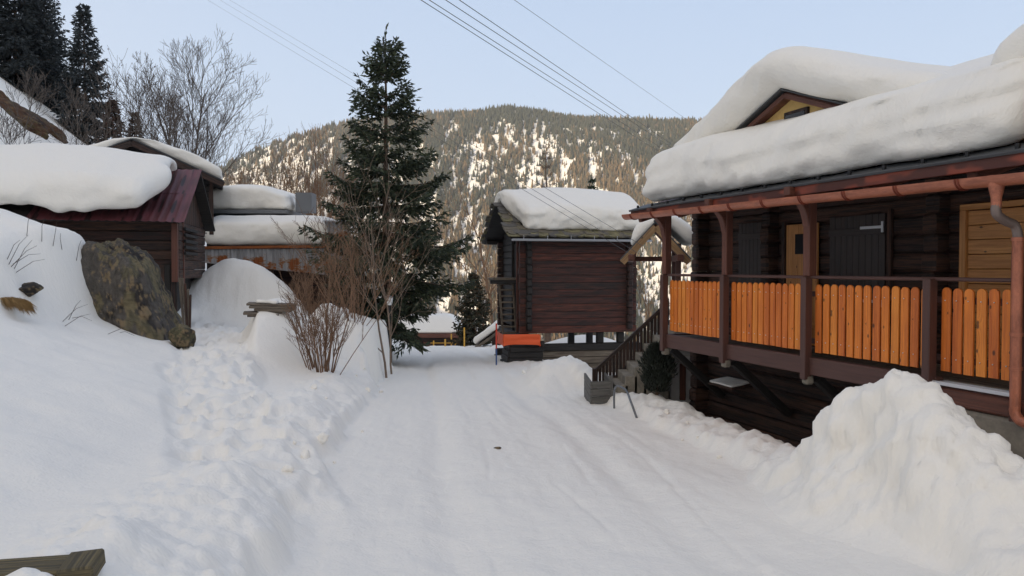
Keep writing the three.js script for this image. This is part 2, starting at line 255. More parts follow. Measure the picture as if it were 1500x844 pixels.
function H(X, D) {
  const c = roadC(D), s = X - c, hw = rightHalf(D), near = 1 - sst(35, 60, Math.hypot(X, D));
  let h = roadH(D);
  const wob = near * 0.16 * n2(X * 0.9, D * 0.9, 3) + near * 0.07 * n2(X * 3, D * 3, 4);
  const l = -s - 2.05 + wob, r = s - hw + wob;
  if (near > 0) { // tyre and foot marks, scraped lines along the road
    const inR = 1 - sst(-0.3, 0.3, Math.max(l, r));
    h += near * inR * (0.020 * fbm2(s * 5, D * 0.9, 3, 20) + 0.035 * fbm2(s * 1.6, D * 0.22, 2, 24) + 0.012 * fbm2(X * 7, D * 5, 2, 28) + 0.02 * fbm2(X * 1.8, D * 1.8, 2, 29));
    for (const [o, f, q] of [[-1.35, 3, 0.9], [-0.55, 11, 0.6], [0.15, 17, 1], [0.42, 5, 0.8], [1.2, 23, 0.9], [1.5, 31, 0.7]]) h -= near * inR * 0.016 * q * Math.exp(-(((s - o - 0.22 * n2(D * 0.22, f, 25)) / 0.03) ** 2)) * sst(-0.35, 0.2, n2(D * 0.5, f, 26));
    h -= near * inR * 0.05 * (Math.exp(-(((s + 0.95 + 0.1 * n2(D * 0.2, 1)) / 0.16) ** 2)) + Math.exp(-(((s - 0.75 + 0.1 * n2(D * 0.2, 5)) / 0.16) ** 2)));
  }
  if (l > 0 || s < 0) {
    const L = Math.max(0, l - 0.15), a = Math.min(L, 7);
    let rise = 0.28 * a + 0.06 * Math.max(0, a - 3.2) ** 2;
    if (L > 7) { const k = L - 7; rise += 430 * (1 - Math.exp(-k * 0.80 / 430)) + sst(5, 30, k) * (1.6 * fbm2(X * 0.09, D * 0.09, 4, 7) + 0.5 * fbm2(X * 0.5, D * 0.5, 3, 8)) + sst(60, 200, k) * 26 * fbm2(X * 0.008, D * 0.008, 4, 9); }
    h += rise;
    if (near > 0) {
      const wall = sst(14.6, 16.2, D) * (1 - sst(20.2, 21.4, D));
      const bh = mix(0.20, 0.13, sst(7, 12, D)) * (1 - wall), cr = Math.max(0, l);
      h += near * sst(-0.08, 0.12, l) * bh * Math.exp(-(((cr - 0.5) / 0.45) ** 2)) * (1 + 0.35 * n2(X * 2, D * 1.6, 6));
      h += near * (1 - wall) * 0.13 * sst(-0.05, 0.10, l + 0.05 * n2(X * 5, D * 5, 38)) * (1 - sst(0.7, 1.6, l));
      const chunk = near * sst(-0.2, 0.12, l) * (1 - sst(0.7, 1.35, l));
      h += chunk * (0.055 * (lump(X + 0.12 * n2(X * 3, D * 3, 36), D, 3.4, 31) - 0.35) + 0.04 * (lump(X, D, 8, 32) - 0.35) + 0.07 * fbm2(X * 2.2, D * 2.2, 4, 33));
      h += wall * 1.2 * sst(-0.02, 0.22, l) * (1 - sst(0.75, 1.5, l)) + wall * 0.05 * fbm2(X * 4, D * 4, 3, 37) * sst(0, 0.3, l);
      // soft drifts of the open slope
      h += near * sst(0.9, 2.2, l) * (0.10 * fbm2(X * 0.7, D * 0.45, 3, 40) + 0.02 * fbm2(X * 2.5, D * 2.2, 3, 41));
      h += 1.25 * gs(X, D, -4.55, 15.4, 0.95, 1.9) * sst(0.3, 1.2, l) + 1.6 * gs(X, D, -7.4, 20.7, 1.25, 1.0) + 1.0 * gs(X, D, -6.0, 20.6, 1.1, 0.9);
      { const tg = 2.22 + 0.26 * (-7.6 - X) + 0.16 * fbm2(X * 1.1, D * 1.1, 3, 46), k = (1 - sst(-8.0 + 0.2 * n2(D * 1.3, 3, 47), -7.25, X)) * Math.exp(-(((D - 13.5) / (D < 13.5 ? 2.7 : 1.25)) ** (D < 13.5 ? 2 : 4))); h = mix(h, Math.max(h, tg), k); }
      // trodden way up to the hut
      if (D > 4.5 && D < 19.5) {
        const w = Math.abs(X - pathX(D) + 0.12 * n2(D * 0.8, 2)), ends = sst(5.2, 7.2, D) * (1 - sst(18.2, 19.3, D));
        const k = ends * (1 - sst(0.55, 0.80, w));
        let hp = mix(-0.10, 0.26, sst(6, 17, D)) + 0.035 * fbm2(X * 1.5, D * 1.5, 2, 50);
        hp -= 0.11 * sst(0.2, 0.75, lump(X + 0.1 * n2(X * 3, D * 3, 55), D * 0.7, 3.6, 51)) + 0.05 * lump(X, D, 7, 52) - 0.06 - 0.05 * fbm2(X * 2, D * 2, 3, 56);
        h = mix(h, hp, k * 0.92);
      }
    }
  }
  if (r > 0 || s > 0) {
    const R = Math.max(0, r);
    const drop = sst(7.0, 8.6, D);
    h -= drop * (1.25 * sst(0.75, 1.7, R) + 0.16 * clamp(R - 1.7, 0, 260)) * mix(1, 0.25, sst(15.5, 18, D) * (1 - sst(34, 50, D)));
    if (near > 0) {
      const bh = mix(0.20, 0.05, sst(6, 8.5, D)) * (1 - sst(19, 21, D) * 0.6);
      h += near * sst(-0.1, 0.15, r) * bh * Math.exp(-(((R - 0.42) / 0.36) ** 2)) * (1 + 0.3 * n2(X * 2, D * 1.4, 61));
      h += near * 0.10 * sst(-0.05, 0.10, r + 0.05 * n2(X * 5, D * 5, 68)) * (1 - sst(0.6, 1.1, r)) * (1 - sst(14, 17, D));
      const chunk = near * sst(-0.2, 0.15, r) * (1 - sst(0.9, 1.6, r));
      h += chunk * (0.07 * (lump(X, D, 3.2, 62) - 0.35) + 0.04 * (lump(X, D, 8, 63) - 0.35) + 0.06 * fbm2(X * 2.2, D * 2.2, 3, 64));
      const m = Math.exp(-(((X - 1.02) / 0.66) ** 4) - ((D - 16.3) / 1.7) ** 4);
      h += 0.95 * gs(X, D, 2.9, 29.5, 2.2, 2.2) * sst(0, 0.8, r);
      h += 0.44 * Math.min(1, m) * (1 + 0.25 * fbm2(X * 3, D * 3, 3, 65));
    }
  }
  return Math.max(h, -166);
}
{
  const A = [], n1 = 720, n0 = 120, half = THREE.MathUtils.degToRad(47);
  for (let i = 0; i <= n1; i++) A.push(-half + 2 * half * i / n1);
  for (let i = 1; i < n0; i++) A.push(half + (2 * Math.PI - 2 * half) * i / n0);
  const R = [0.5]; while (R[R.length - 1] < 1000) { const r = R[R.length - 1]; R.push(r * (r < 2 ? 1.06 : r < 26 ? 1.0095 : r < 70 ? 1.02 : 1.05)); }
  const nA = A.length, P = new Float32Array((nA * R.length + 1) * 3), uv = new Float32Array((nA * R.length + 1) * 2);
  R.forEach((r, j) => A.forEach((a, i) => { const X = r * Math.sin(a), D = r * Math.cos(a), k = j * nA + i; P[k * 3] = X; P[k * 3 + 1] = H(X, D); P[k * 3 + 2] = -D; uv[k * 2] = X; uv[k * 2 + 1] = D; }));
  const mid = nA * R.length; P[mid * 3 + 1] = H(0, 0);
  const road = [], land = [];
  const put = (a, b, c) => { const X = (P[a * 3] + P[b * 3] + P[c * 3]) / 3, D = -(P[a * 3 + 2] + P[b * 3 + 2] + P[c * 3 + 2]) / 3, s = X - roadC(D); const q = (s > -2.05 && s < rightHalf(D) && D > -40 && D < 60) ? road : land; q.push(a, b, c); };
  for (let i = 0; i < nA; i++) put(mid, i, (i + 1) % nA);
  for (let j = 0; j < R.length - 1; j++) for (let i = 0; i < nA; i++) { const a = j * nA + i, b = j * nA + (i + 1) % nA, c = a + nA, d = b + nA; put(a, c, d); put(a, d, b); }
  const full = new THREE.BufferGeometry(); full.setAttribute('position', new THREE.BufferAttribute(P, 3)); full.setIndex(land.concat(road)); full.computeVertexNormals();
  const N = full.attributes.normal.array;
  const cut = (idx) => { const mp = new Map(), p = [], n = [], u = [], ix = []; for (const v of idx) { let k = mp.get(v); if (k === undefined) { k = mp.size; mp.set(v, k); p.push(P[v * 3], P[v * 3 + 1], P[v * 3 + 2]); n.push(N[v * 3], N[v * 3 + 1], N[v * 3 + 2]); u.push(uv[v * 2], uv[v * 2 + 1]); } ix.push(k); } const g = new THREE.BufferGeometry(); g.setAttribute('position', new THREE.Float32BufferAttribute(p, 3)); g.setAttribute('normal', new THREE.Float32BufferAttribute(n, 3)); g.setAttribute('uv', new THREE.Float32BufferAttribute(u, 2)); g.setIndex(ix); return g; };
  structure('snow_ground', cut(land), M.snow);
  structure('snow_road', cut(road), M.snow);
}

// ---------------------------------------------------------------- the mountain across the valley
const skyl = [[-2600, 330], [-700, 310], [0, 290], [200, 272], [330, 246], [380, 220], [440, 201], [500, 185], [560, 177], [640, 170], [700, 168], [745, 161], [790, 168], [830, 176], [900, 179], [1000, 181], [1060, 181], [1300, 178], [1500, 194], [2200, 220], [4000, 260]];
function ridgeY(px) { for (let i = 0; i < skyl.length - 1; i++) { const [a, x] = skyl[i], [b, y] = skyl[i + 1]; if (px <= b) return mix(x, y, (px - a) / (b - a)); } return 260; }
function mountH(u, D) {
  const px = 750 + u * 1130, rh = 1.6 + (393.5 - ridgeY(px)) / 1130 * 1900, t = (D - 950) / 950, X = u * D;
  let h = t <= 1 ? mix(-166, rh, Math.pow(Math.max(t, 0), 0.92)) : rh - (D - 1900) * 0.4;
  const e = Math.max(0, Math.min(1, 4 * t * (1 - t)));
  h += e * (70 * fbm2(X * 0.0032 + D * 0.0008, D * 0.0011, 4, 70) + 14 * fbm2(X * 0.02, D * 0.012, 3, 75)) + (t < 1.02 ? 3 * fbm2(X * 0.03, D * 0.03, 2, 78) : 0);
  return h;
}
{
  const nu = 460, nd = 190, P = [], ix = [], uv = [];
  for (let j = 0; j <= nd; j++) for (let i = 0; i <= nu; i++) { const u = mix(-2.4, 2.4, i / nu), D = mix(880, 2300, j / nd), h = D < 950 ? -166 - (950 - D) * 0.1 : mountH(u, D); P.push(u * D, h, -D); uv.push(u * D / 20, D / 20); }
  for (let j = 0; j < nd; j++) for (let i = 0; i < nu; i++) { const a = j * (nu + 1) + i; ix.push(a, a + 1, a + nu + 2, a, a + nu + 2, a + nu + 1); }
  const g = new THREE.BufferGeometry(); g.setAttribute('position', new THREE.Float32BufferAttribute(P, 3)); g.setAttribute('uv', new THREE.Float32BufferAttribute(uv, 2)); g.setIndex(ix); g.computeVertexNormals();
  structure('mountain', g, new THREE.MeshStandardMaterial({ color: new THREE.Color(0.86, 0.84, 0.80), roughness: 0.9 }));
}
function firGeo(seed, tiers, slim) {
  const r = mulberry(seed), b = new MB();
  for (let k = 0; k < tiers; k++) {
    const y0 = 0.08 + 0.86 * k / tiers, y1 = Math.min(1, y0 + 1.9 / tiers), rad = slim * (1 - y0 * 0.88) * (0.8 + 0.4 * r()), n = 6, top = V((r() - 0.5) * 0.02, y1, (r() - 0.5) * 0.02), ring = [];
    for (let i = 0; i < n; i++) { const t = (i + r() * 0.6) / n * 6.283, q = rad * (0.6 + 0.7 * r()); ring.push(V(Math.cos(t) * q, y0 - r() * 0.04, Math.sin(t) * q)); }
    for (let i = 0; i < n; i++) { b.tri(ring[i], ring[(i + 1) % n], top); }
  }
  b.tube([V(0, -0.06, 0), V(0, 0.2, 0)], 0.014, 0.01, 3);
  return b.geo(false);
}
{
  const r = mulberry(77), sets = [[], [], []];
  const q = new THREE.Quaternion(), m = new THREE.Matrix4();
  const open = (u, D, X) => { // clearings and avalanche tracks, drawn out down the slope
    const a = fbm2(X * 0.030 + 0.5 * fbm2(X * 0.01, D * 0.01, 2, 81), D * 0.0050, 4, 82), b = fbm2(X * 0.15, D * 0.032, 3, 86), left = 1 - sst(-0.33, -0.15, u);
    return a * 0.9 + b * 1.45 + left * 0.55 + 0.13 + 0.10 * sst(1100, 1500, D) * (1 - sst(1600, 1850, D)) - 0.5 * sst(1790, 1880, D) * (1 - left);
  };
  for (let i = 0; i < 260000; i++) {
    const u = mix(-0.66, 0.74, r()), D = mix(985, 1935, Math.pow(r(), 0.85)), X = u * D;
    const o = open(u, D, X); if (o > 0.10 + 0.22 * (r() - 0.5)) { if (r() > 0.06) continue; }
    const lar = n2(X * 0.006, D * 0.006, 90) * 0.5 + 0.5 + 0.25 * (1 - sst(1000, 1700, D)), kind = r() < lar * 0.85 ? 1 + (r() < 0.5 ? 1 : 0) : 0;
    const s = 8 + 11 * r() * r() + 4 * r();
    q.setFromAxisAngle(V(0, 1, 0), r() * 6.28);
    m.compose(V(X, mountH(u, D) - 0.4, -D), q, V(s * (0.8 + 0.4 * r()), s, s * (0.8 + 0.4 * r()))); sets[kind].push(m.clone());
  }
  const gg = [firGeo(1, 4, 0.20), firGeo(2, 4, 0.17), firGeo(3, 5, 0.15)], mm = [mat(0.055, 0.060, 0.040, 0.9), mat(0.19, 0.132, 0.072, 0.9), mat(0.115, 0.098, 0.064, 0.9)];
  ['dark evergreen wood covering the sunlit mountain across the valley', 'russet larch wood mixed into the mountain forest across the valley', 'olive brown conifer wood scattered over the mountain across the valley'].forEach((lab, k) => {
    const im = new THREE.InstancedMesh(gg[k], mm[k], sets[k].length); im.name = ['evergreen_forest', 'larch_forest', 'mixed_forest'][k];
    sets[k].forEach((x, i) => im.setMatrixAt(i, x)); im.userData = { kind: 'stuff', label: lab, category: 'forest' }; scene.add(im);
  });
}

function ground(px, py) { let D = 3; for (; D < 60; D += 0.03) { const p = at(px, py, D); if (p.y < H(p.x, D)) break; } const p = at(px, py, D); p.y = H(p.x, D); return p; }

// ---------------------------------------------------------------- chalet with balcony
{
  const g = thing('chalet', 'dark log chalet with orange slatted balcony, copper gutter and very deep roof snow', 'chalet', CH.o, CH.a);
  const r = mulberry(301);
  const part0 = (n, w, h, d, x, y, z, m, v = 0, c = 0.006, rot) => part(n, cbox(w, h, d, c, v), m, g, [x, y, z], rot);
  part0('wall_core', 9.4, 4.55, 5.2, 4.25, 0.22, -3.82, M.blackLog);
  // front wall: upper and lower storeys, one log above the other
  for (let k = 0; k < 21; k++) { const y = -1.85 + k * 0.213; part0('wall_log', 9.7, 0.209, 0.2, 4.25 + (r() - 0.5) * 0.03, y + 0.105, -1.12 + (r() - 0.5) * 0.016, [M.darkLog, M.darkLogB, M.darkLog][k % 3], k, 0.035); }
  // crossing log ends at the corner and at the inner wall
  for (const [x, n] of [[-0.54, 21], [4.05, 21], [1.22, 21]]) for (let k = 0; k < n; k++) { const y = -1.75 + k * 0.213; if (x > 0 && y < 0.6) continue; part0('log_end', 0.17 + 0.02 * r(), 0.2115, 0.22 + 0.1 * r() + (x < 0 ? 0.1 : 0), x + (r() - 0.5) * 0.02, y, -0.96, k % 2 ? M.darkLog : M.darkLogB, k, 0.03); }
  // gable wall logs at the far end
  for (let k = 0; k < 23; k++) { const y = -1.8 + k * 0.213; part0('gable_log', 0.2, 0.209, 5.4, -0.5, y, -3.9, M.darkLog, k, 0.035); }
  // shutters
  const shut = (x0, x1, y0, y1, hinge) => {
    const n = Math.round((x1 - x0) / 0.1), w = (x1 - x0) / n, s = part('shutter', cbox(x1 - x0 - 0.01, 0.09, 0.02, 0.004), M.shutter, g, [(x0 + x1) / 2, y0 + 0.2, -0.965]);
    part('shutter_batten', cbox(x1 - x0 - 0.01, 0.09, 0.02, 0.004), M.shutter, s, [0, y1 - y0 - 0.4, 0]);
    for (let i = 0; i < n; i++) part('shutter_board', cbox(w - 0.006, y1 - y0, 0.025, 0.004, i), M.shutter, s, [x0 + w * (i + 0.5) - (x0 + x1) / 2, (y1 - y0) / 2 - 0.2, -0.022]);
    if (hinge) for (const y of [y0 + 0.16, y1 - 0.16]) part('strap_hinge', mergeGeometries([cbox(0.34, 0.035, 0.012, 0.003), moved(cbox(0.03, 0.13, 0.02, 0.003), 0.18, 0, 0)]), M.galv, s, [x1 - 0.19 - (x0 + x1) / 2, y - y0 - 0.2, 0.02]);
  };
  shut(0.42, 0.98, 1.0, 2.28); shut(2.38, 3.30, 1.05, 2.25, true);
  part0('shutter_jamb', 0.06, 1.35, 0.05, 3.36, 1.62, -0.99, M.darkLogB);
  // narrow blond door with a pane, wide blond door of level boards
  { const d = part('door', cbox(0.62, 0.07, 0.02, 0.004), M.blond, g, [1.86, 0.85, -0.955]);
    for (let i = 0; i < 5; i++) part('door_board', cbox(0.122, 1.62, 0.03, 0.004, i), M.blond, d, [-0.25 + i * 0.125, 0.54, -0.022]);
    part('door_pane', cbox(0.34, 0.27, 0.012, 0.003), M.glassDark, d, [0.06, 1.08, 0.004]);
    part('door_jamb', cbox(0.06, 1.7, 0.05, 0.004, 3), M.darkLogB, d, [-0.36, 0.54, -0.01]); }
  { const d = part('door', cbox(0.07, 1.66, 0.07, 0.005, 2), M.blond, g, [4.37, 1.37, -0.97]);
    part('door_lintel', cbox(1.0, 0.06, 0.07, 0.005, 4), M.blond, d, [0.466, 0.862, 0]);
    for (let i = 0; i < 11; i++) part('door_board', cbox(0.93, 0.144, 0.03, 0.005, i), M.blond, d, [0.502, -0.75 + i * 0.15, -0.015]);
    part('door_knob', new THREE.SphereGeometry(0.03, 10, 8), M.galv, d, [0.12, -0.05, 0.03]); }

  // balcony
  const bal = part('balcony', cbox(5.08, 0.2, 0.1, 0.008), M.brown, g, [2.44, 0.49, 0.0]);      // edge beam
  const B = (n, w, h, d, x, y, z, m, v = 0, c = 0.006, rot) => part(n, cbox(w, h, d, c, v), m, bal, [x - 2.44, y - 0.49, z], rot);
  for (let i = 0; i < 8; i++) B('floor_board', 5.85, 0.035, 0.112, 2.83, 0.552, -0.12 - i * 0.116, M.greyWood, i);
  B('end_beam', 0.1, 0.2, 0.9, -0.06, 0.49, -0.52, M.brown, 1);
  const posts = [0, 1.60, 3.217, 4.91];
  posts.forEach((x, i) => {
    B('post', 0.09, 1.17, 0.1, x, 0.92, 0.062, M.brown, i, 0.008);
    if (i < 3) {
      B('upper_post', 0.11, 1.04, 0.11, x, 2.03, 0.02, M.redwood, i, 0.01);
      const sh = new THREE.Shape(); sh.moveTo(0, 0); sh.quadraticCurveTo(0.02, 0.26, 0.26, 0.34); sh.lineTo(0.26, 0.42); sh.lineTo(0, 0.42); sh.closePath();
      const eg = new THREE.ExtrudeGeometry(sh, { depth: 0.09, bevelEnabled: true, bevelSize: 0.008, bevelThickness: 0.008, bevelSegments: 1 }); eg.translate(0, 0, -0.045); eg.rotateY(-Math.PI / 2);
      part('post_bracket', eg, M.redwood, bal, [x - 2.44, 2.09 - 0.49, 0.08]);
      B('post_shoe', 0.1, 0.11, 0.11, x, 0.33, 0.03, M.concrete, i, 0.02);
      bar(g, 'strut', M.blackLog, [x + 0.02, 0.34, -0.08], [x + 0.02, -0.42, -0.98], 0.1, 0.1, i);
    }
  });
  B('post', 0.09, 1.6, 0.1, 5.74, 0.95, -0.01, M.brown, 7, 0.008);
  B('handrail', 5.85, 0.036, 0.085, 2.86, 1.502, 0.0, M.brown, 3, 0.01);
  B('cross_rail', 5.7, 0.06, 0.035, 2.86, 0.77, -0.045, M.brown, 4); B('cross_rail', 5.7, 0.06, 0.035, 2.86, 1.31, -0.045, M.brown, 5);
  { // slats with round heads
    const slat = (v, w, h) => { const sh = new THREE.Shape(); sh.moveTo(-w / 2, 0); sh.lineTo(w / 2, 0); sh.lineTo(w / 2, h - w * 0.42); for (let k = 1; k < 7; k++) { const t = k / 7 * Math.PI; sh.lineTo(Math.cos(t) * w / 2, h - w * 0.42 + Math.sin(t) * w * 0.42); } sh.lineTo(-w / 2, h - w * 0.42); sh.closePath(); const e = new THREE.ExtrudeGeometry(sh, { depth: 0.016, bevelEnabled: true, bevelSize: 0.003, bevelThickness: 0.003, bevelSegments: 1, curveSegments: 6 }); const P = e.attributes.position, U = e.attributes.uv; for (let i = 0; i < P.count; i++) U.setXY(i, P.getY(i) + v * 0.73, P.getX(i) + P.getZ(i) * 0.5 + v * 0.111); return e; };
    const vs = Array.from({ length: 9 }, (_, i) => slat(i, 0.088, 0.768)), ms = [M.slatA, M.slatB, M.slatC, M.slatA, M.slatB];
    const scr = new THREE.SphereGeometry(0.0065, 6, 4);
    const bay = (x0, x1, n) => { for (let i = 0; i < n; i++) { const x = mix(x0, x1, (i + 0.5) / n) + (r() - 0.5) * 0.006; const s = part('slat', vs[Math.floor(r() * 9)], ms[Math.floor(r() * 5)], bal, [x - 2.44, 0.652 - 0.49 + (r() - 0.5) * 0.008, -0.022], [0, 0, (r() - 0.5) * 0.008]); for (const y of [0.12, 0.655]) part('screw', scr, M.screw, bal, [x - 2.44 + (r() - 0.5) * 0.01, 0.652 - 0.49 + y, 0.001]); } };
    bay(0.055, 1.545, 13); bay(1.655, 3.16, 13); bay(3.275, 4.855, 13); bay(4.965, 5.70, 6);
  }
  // steel grating at the near bay, rough beams and footing under it
  const gr = part('grating', cbox(0.78, 0.035, 0.02, 0.003), M.galv, g, [5.34, 0.547, 0.06]);
  for (let i = 0; i < 9; i++) part('grating_bar', cbox(0.78, 0.03, 0.008, 0.002), M.galv, gr, [0, -0.002, -0.03 - i * 0.03]);
  part0('support_beam', 3.4, 0.16, 0.2, 6.6, 0.43, -0.05, M.redwood, 2, 0.02);
  part0('footing', 3.4, 1.4, 1.0, 6.75, -0.36, -0.45, M.concrete, 1, 0.03);
  part0('pier', 0.3, 0.7, 0.3, 4.7, 0.03, -0.5, M.redwood, 6, 0.02);
  // ledge with snow on the lower wall
  const lg = part('ledge', cbox(0.62, 0.03, 0.36, 0.004), M.darkLogB, g, [0.42, -0.16, -0.84], [0.14, 0, 0]);
  part('ledge_snow', snowSlab(0.6, 0.035, 0.34, 0.02, 0.05, p => { p.y += 0.004 * n2(p.x * 9, p.z * 9); }), M.roofSnow, lg, [0, 0.015, 0]);

  // roof: front slope from the eave to the ridge, back slope
  const slope = 0.32, eaveY = 2.55, eaveZ = 0.25, rz = -4.4, ang = Math.atan(slope), len = (eaveZ - rz) / Math.cos(ang);
  const roof = part('roof', cbox(10.3, 0.1, len, 0.01), M.redwood, g, [4.45, (eaveY + eaveY + slope * (eaveZ - rz)) / 2 - 0.075, (eaveZ + rz) / 2], [ang, 0, 0]);
  part0('roof_back', 10.3, 0.12, 4.2, 4.45, 3.3, -6.35, M.redwood, 0, 0.01, [-ang, 0, 0]);
  part0('fascia', 10.3, 0.125, 0.03, 4.45, 2.478, 0.262, M.fascia, 0, 0.004);
  part0('roof_edge', 10.34, 0.028, 0.34, 4.45, 2.574, 0.14, M.tile, 0, 0.004, [ang, 0, 0]);
  for (let i = 0; i < 22; i++) part('snow_hook', mergeGeometries([cbox(0.035, 0.05, 0.03, 0.004), moved(cbox(0.03, 0.02, 0.1, 0.004), 0, -0.02, -0.05)]), M.iron, g, [-0.55 + i * 0.46, 2.578, 0.225]);
  for (let i = 0; i < 9; i++) part0('rafter_tail', 0.1, 0.12, 1.3, -0.55 + i * 1.2, 2.49 + 0.1, -0.42, M.redwood, i, 0.01, [ang, 0, 0]);
  // half round copper gutter falling towards the outlet
  {
    const gx0 = -0.74, gx1 = 9.2, y0 = 2.465, y1 = 2.285, L = Math.hypot(gx1 - gx0, y1 - y0), ga = Math.atan2(y1 - y0, gx1 - gx0);
    const cg = new THREE.CylinderGeometry(0.084, 0.084, L, 14, 1, true, -Math.PI / 2, Math.PI); cg.rotateZ(Math.PI / 2); cg.rotateX(Math.PI / 2);
    const gu = part('gutter', cg, M.copper, g, [(gx0 + gx1) / 2, (y0 + y1) / 2, 0.335], [0, 0, ga]); gu.material.side = THREE.DoubleSide;
    const P = cg.attributes.position, U = cg.attributes.uv; let mn = 9; for (let i = 0; i < P.count; i++) { U.setXY(i, P.getX(i), P.getY(i) * 2); mn = Math.min(mn, P.getY(i)); }
    
    const cap = new THREE.CircleGeometry(0.084, 14, Math.PI, Math.PI); cap.rotateY(-Math.PI / 2); part('gutter_cap', cap, M.copper, gu, [-L / 2, 0, 0]);
    for (let i = 0; i < 14; i++) { const t = new THREE.TorusGeometry(0.087, 0.009, 6, 12, Math.PI * 1.05); t.rotateY(Math.PI / 2); t.rotateX(Math.PI); const t2 = moved(t, 0.03, 0, 0); part('gutter_bracket', mergeGeometries([t, t2]), M.copperDark, gu, [-L / 2 + 0.28 + i * 0.66, 0, 0]); }
    // outlet funnel, swan neck and downpipe
    const f = new THREE.LatheGeometry([V2(0.038, -0.2), V2(0.040, -0.12), V2(0.072, 0.03), V2(0.075, 0.06)], 14); part('outlet_funnel', f, M.copper, g, [5.80, 2.29, 0.335]);
    const neck = new THREE.TubeGeometry(new THREE.CatmullRomCurve3([V(5.80, 2.12, 0.335), V(5.80, 2.05, 0.335), V(5.80, 1.99, 0.24), V(5.81, 1.95, 0.14), V(5.81, 1.86, 0.105), V(5.81, 1.80, 0.105)]), 20, 0.038, 12); part('swan_neck', neck, M.pipeGrey, g);
    const pipe = part('downpipe', new THREE.CylinderGeometry(0.042, 0.042, 1.38, 14), M.copper, g, [5.81, 1.16, 0.105]);
    for (const y of [0.68, -0.1, -0.38]) part('pipe_collar', new THREE.CylinderGeometry(0.049, 0.049, 0.03, 14), M.copper, pipe, [0, y, 0]);
    part('pipe_shoe', new THREE.TubeGeometry(new THREE.CatmullRomCurve3([V(0, -0.68, 0), V(0, -0.75, 0), V(0.04, -0.80, 0.0), V(0.14, -0.82, 0)]), 10, 0.042, 12), M.copper, pipe);
  }
  // the deep snow of the front slope
  const cut = (p, sc) => { p.y += sc * 0.05 * fbm2(p.x * 2.2, p.y * 5, 3, 11) ; };
  part('roof_snow', snowSlab(6.25, 0.74, 4.2, 0.22, 0.07, p => {
    const t = p.y / 0.74, front = sst(1.0, 2.1, p.z), end = Math.abs(p.x) / 3.1;
    p.y *= 1 + 0.10 * n2(p.x * 0.5, p.z * 0.6, 3) - 0.05 * Math.exp(-(((p.x + 0.3) / 1.3) ** 2)) - 0.16 * sst(0.5, 1, p.x / 3.1) * (1 - sst(0.5, 0.98, p.x / 3.12));
    p.z += front * (0.10 * Math.sin(t * 3.0) - 0.05 + 0.11 * fbm2(p.x * 1.3, t * 1.5, 3, 12) + 0.05 * fbm2(p.x * 2.6, t * 4, 3, 14) + 0.035 * fbm2(p.x * 4, t * 14, 3, 17) + 0.05 * n2(p.x * 0.35 + 3, t * 7 + 0.5 * n2(p.x * 0.8, 2, 19), 18));
    if (end > 0.9) p.x += Math.sign(p.x) * 0.07 * fbm2(p.z * 2, t * 3, 3, 15);
    p.y += 0.035 * fbm2(p.x * 1.4, p.z * 1.4, 3, 16) * t;
    const z = p.z - 1.86; p.y += eaveY + 0.012 - slope * (z - eaveZ) - 0.0; p.z = z; p.x += 2.70;
  }), M.roofSnow, g);

  // cross gables rising from the front slope
  const gable = (xc, half, py, full) => {
    const s = 0.37, z0 = -0.35, z1 = -4.6, a = Math.atan(s), L = half / Math.cos(a);
    const gb = part(full ? 'dormer' : 'dormer', (() => { const sh = new THREE.Shape(); sh.moveTo(-half + 0.35, -s * (half - 0.35) - 0.22); sh.lineTo(half - 0.35, -s * (half - 0.35) - 0.22); sh.lineTo(half - 0.35, -s * (half - 0.35) - 0.085); sh.lineTo(0, -0.085); sh.lineTo(-half + 0.35, -s * (half - 0.35) - 0.085); sh.closePath(); const e = new THREE.ExtrudeGeometry(sh, { depth: 0.12, bevelEnabled: false }); e.translate(0, 0, 0.20); return e; })(), M.cream, g, [xc, py, -0.78]);
    for (const q of [-1, 1]) {
      part('dormer_roof', cbox(L, 0.07, z0 - z1, 0.006), M.redwood, gb, [q * half / 2, -s * half / 2 - 0.045, (z0 + z1) / 2 + 0.78], [0, 0, -q * a]);
      part('barge_board', cbox(L, 0.065, 0.03, 0.004, q + 1), M.redwood, gb, [q * half / 2, -s * half / 2 - 0.058, z0 + 0.78 + 0.01], [0, 0, -q * a]);
      part('roof_tiles', cbox(L + 0.05, 0.022, 0.4, 0.004), M.tile, gb, [q * (half / 2 + 0.02), -s * half / 2 + 0.01, z0 + 0.78 - 0.12], [0, 0, -q * a]);
    }
    const win = part('dormer_window', cbox(0.44, 0.5, 0.06, 0.005), M.darkLog, gb, [0.10, -0.50, 0.33]); part('window_pane', cbox(0.36, 0.42, 0.02, 0.003), M.glassDark, win, [0, 0, 0.03]);
    part('dormer_snow', snowSlab(half * 2 + 0.1, 0.56, 4.5, 0.26, 0.085, p => {
      const t = clamp(p.y / 0.56, 0, 1), fr = sst(1.3, 2.25, p.z);
      const ax = Math.sqrt(p.x * p.x + 0.16 * t * t) - 0.4 * t * 0.3;
      p.y *= 0.98 + 0.16 * n2(p.x * 0.6, p.z * 0.5, 5 + xc) ;
      p.z += fr * (0.10 * Math.sin(t * 2.8) + 0.10 * fbm2(p.x * 1.6, t * 2, 3, 21) + 0.05 * fbm2(p.x * 4, t * 6, 3, 23));
      p.y += 0.04 * fbm2(p.x * 1.4, p.z * 1.2, 3, 26) * t - s * ax; p.z -= 2.38 - 0.78;
    }), M.roofSnow, gb, [0, 0.02, 0]);
  };
  gable(2.29, 2.35, 3.84, true); gable(7.75, 2.4, 3.86, false);
}
function V2(x, y) { return new THREE.Vector2(x, y); }

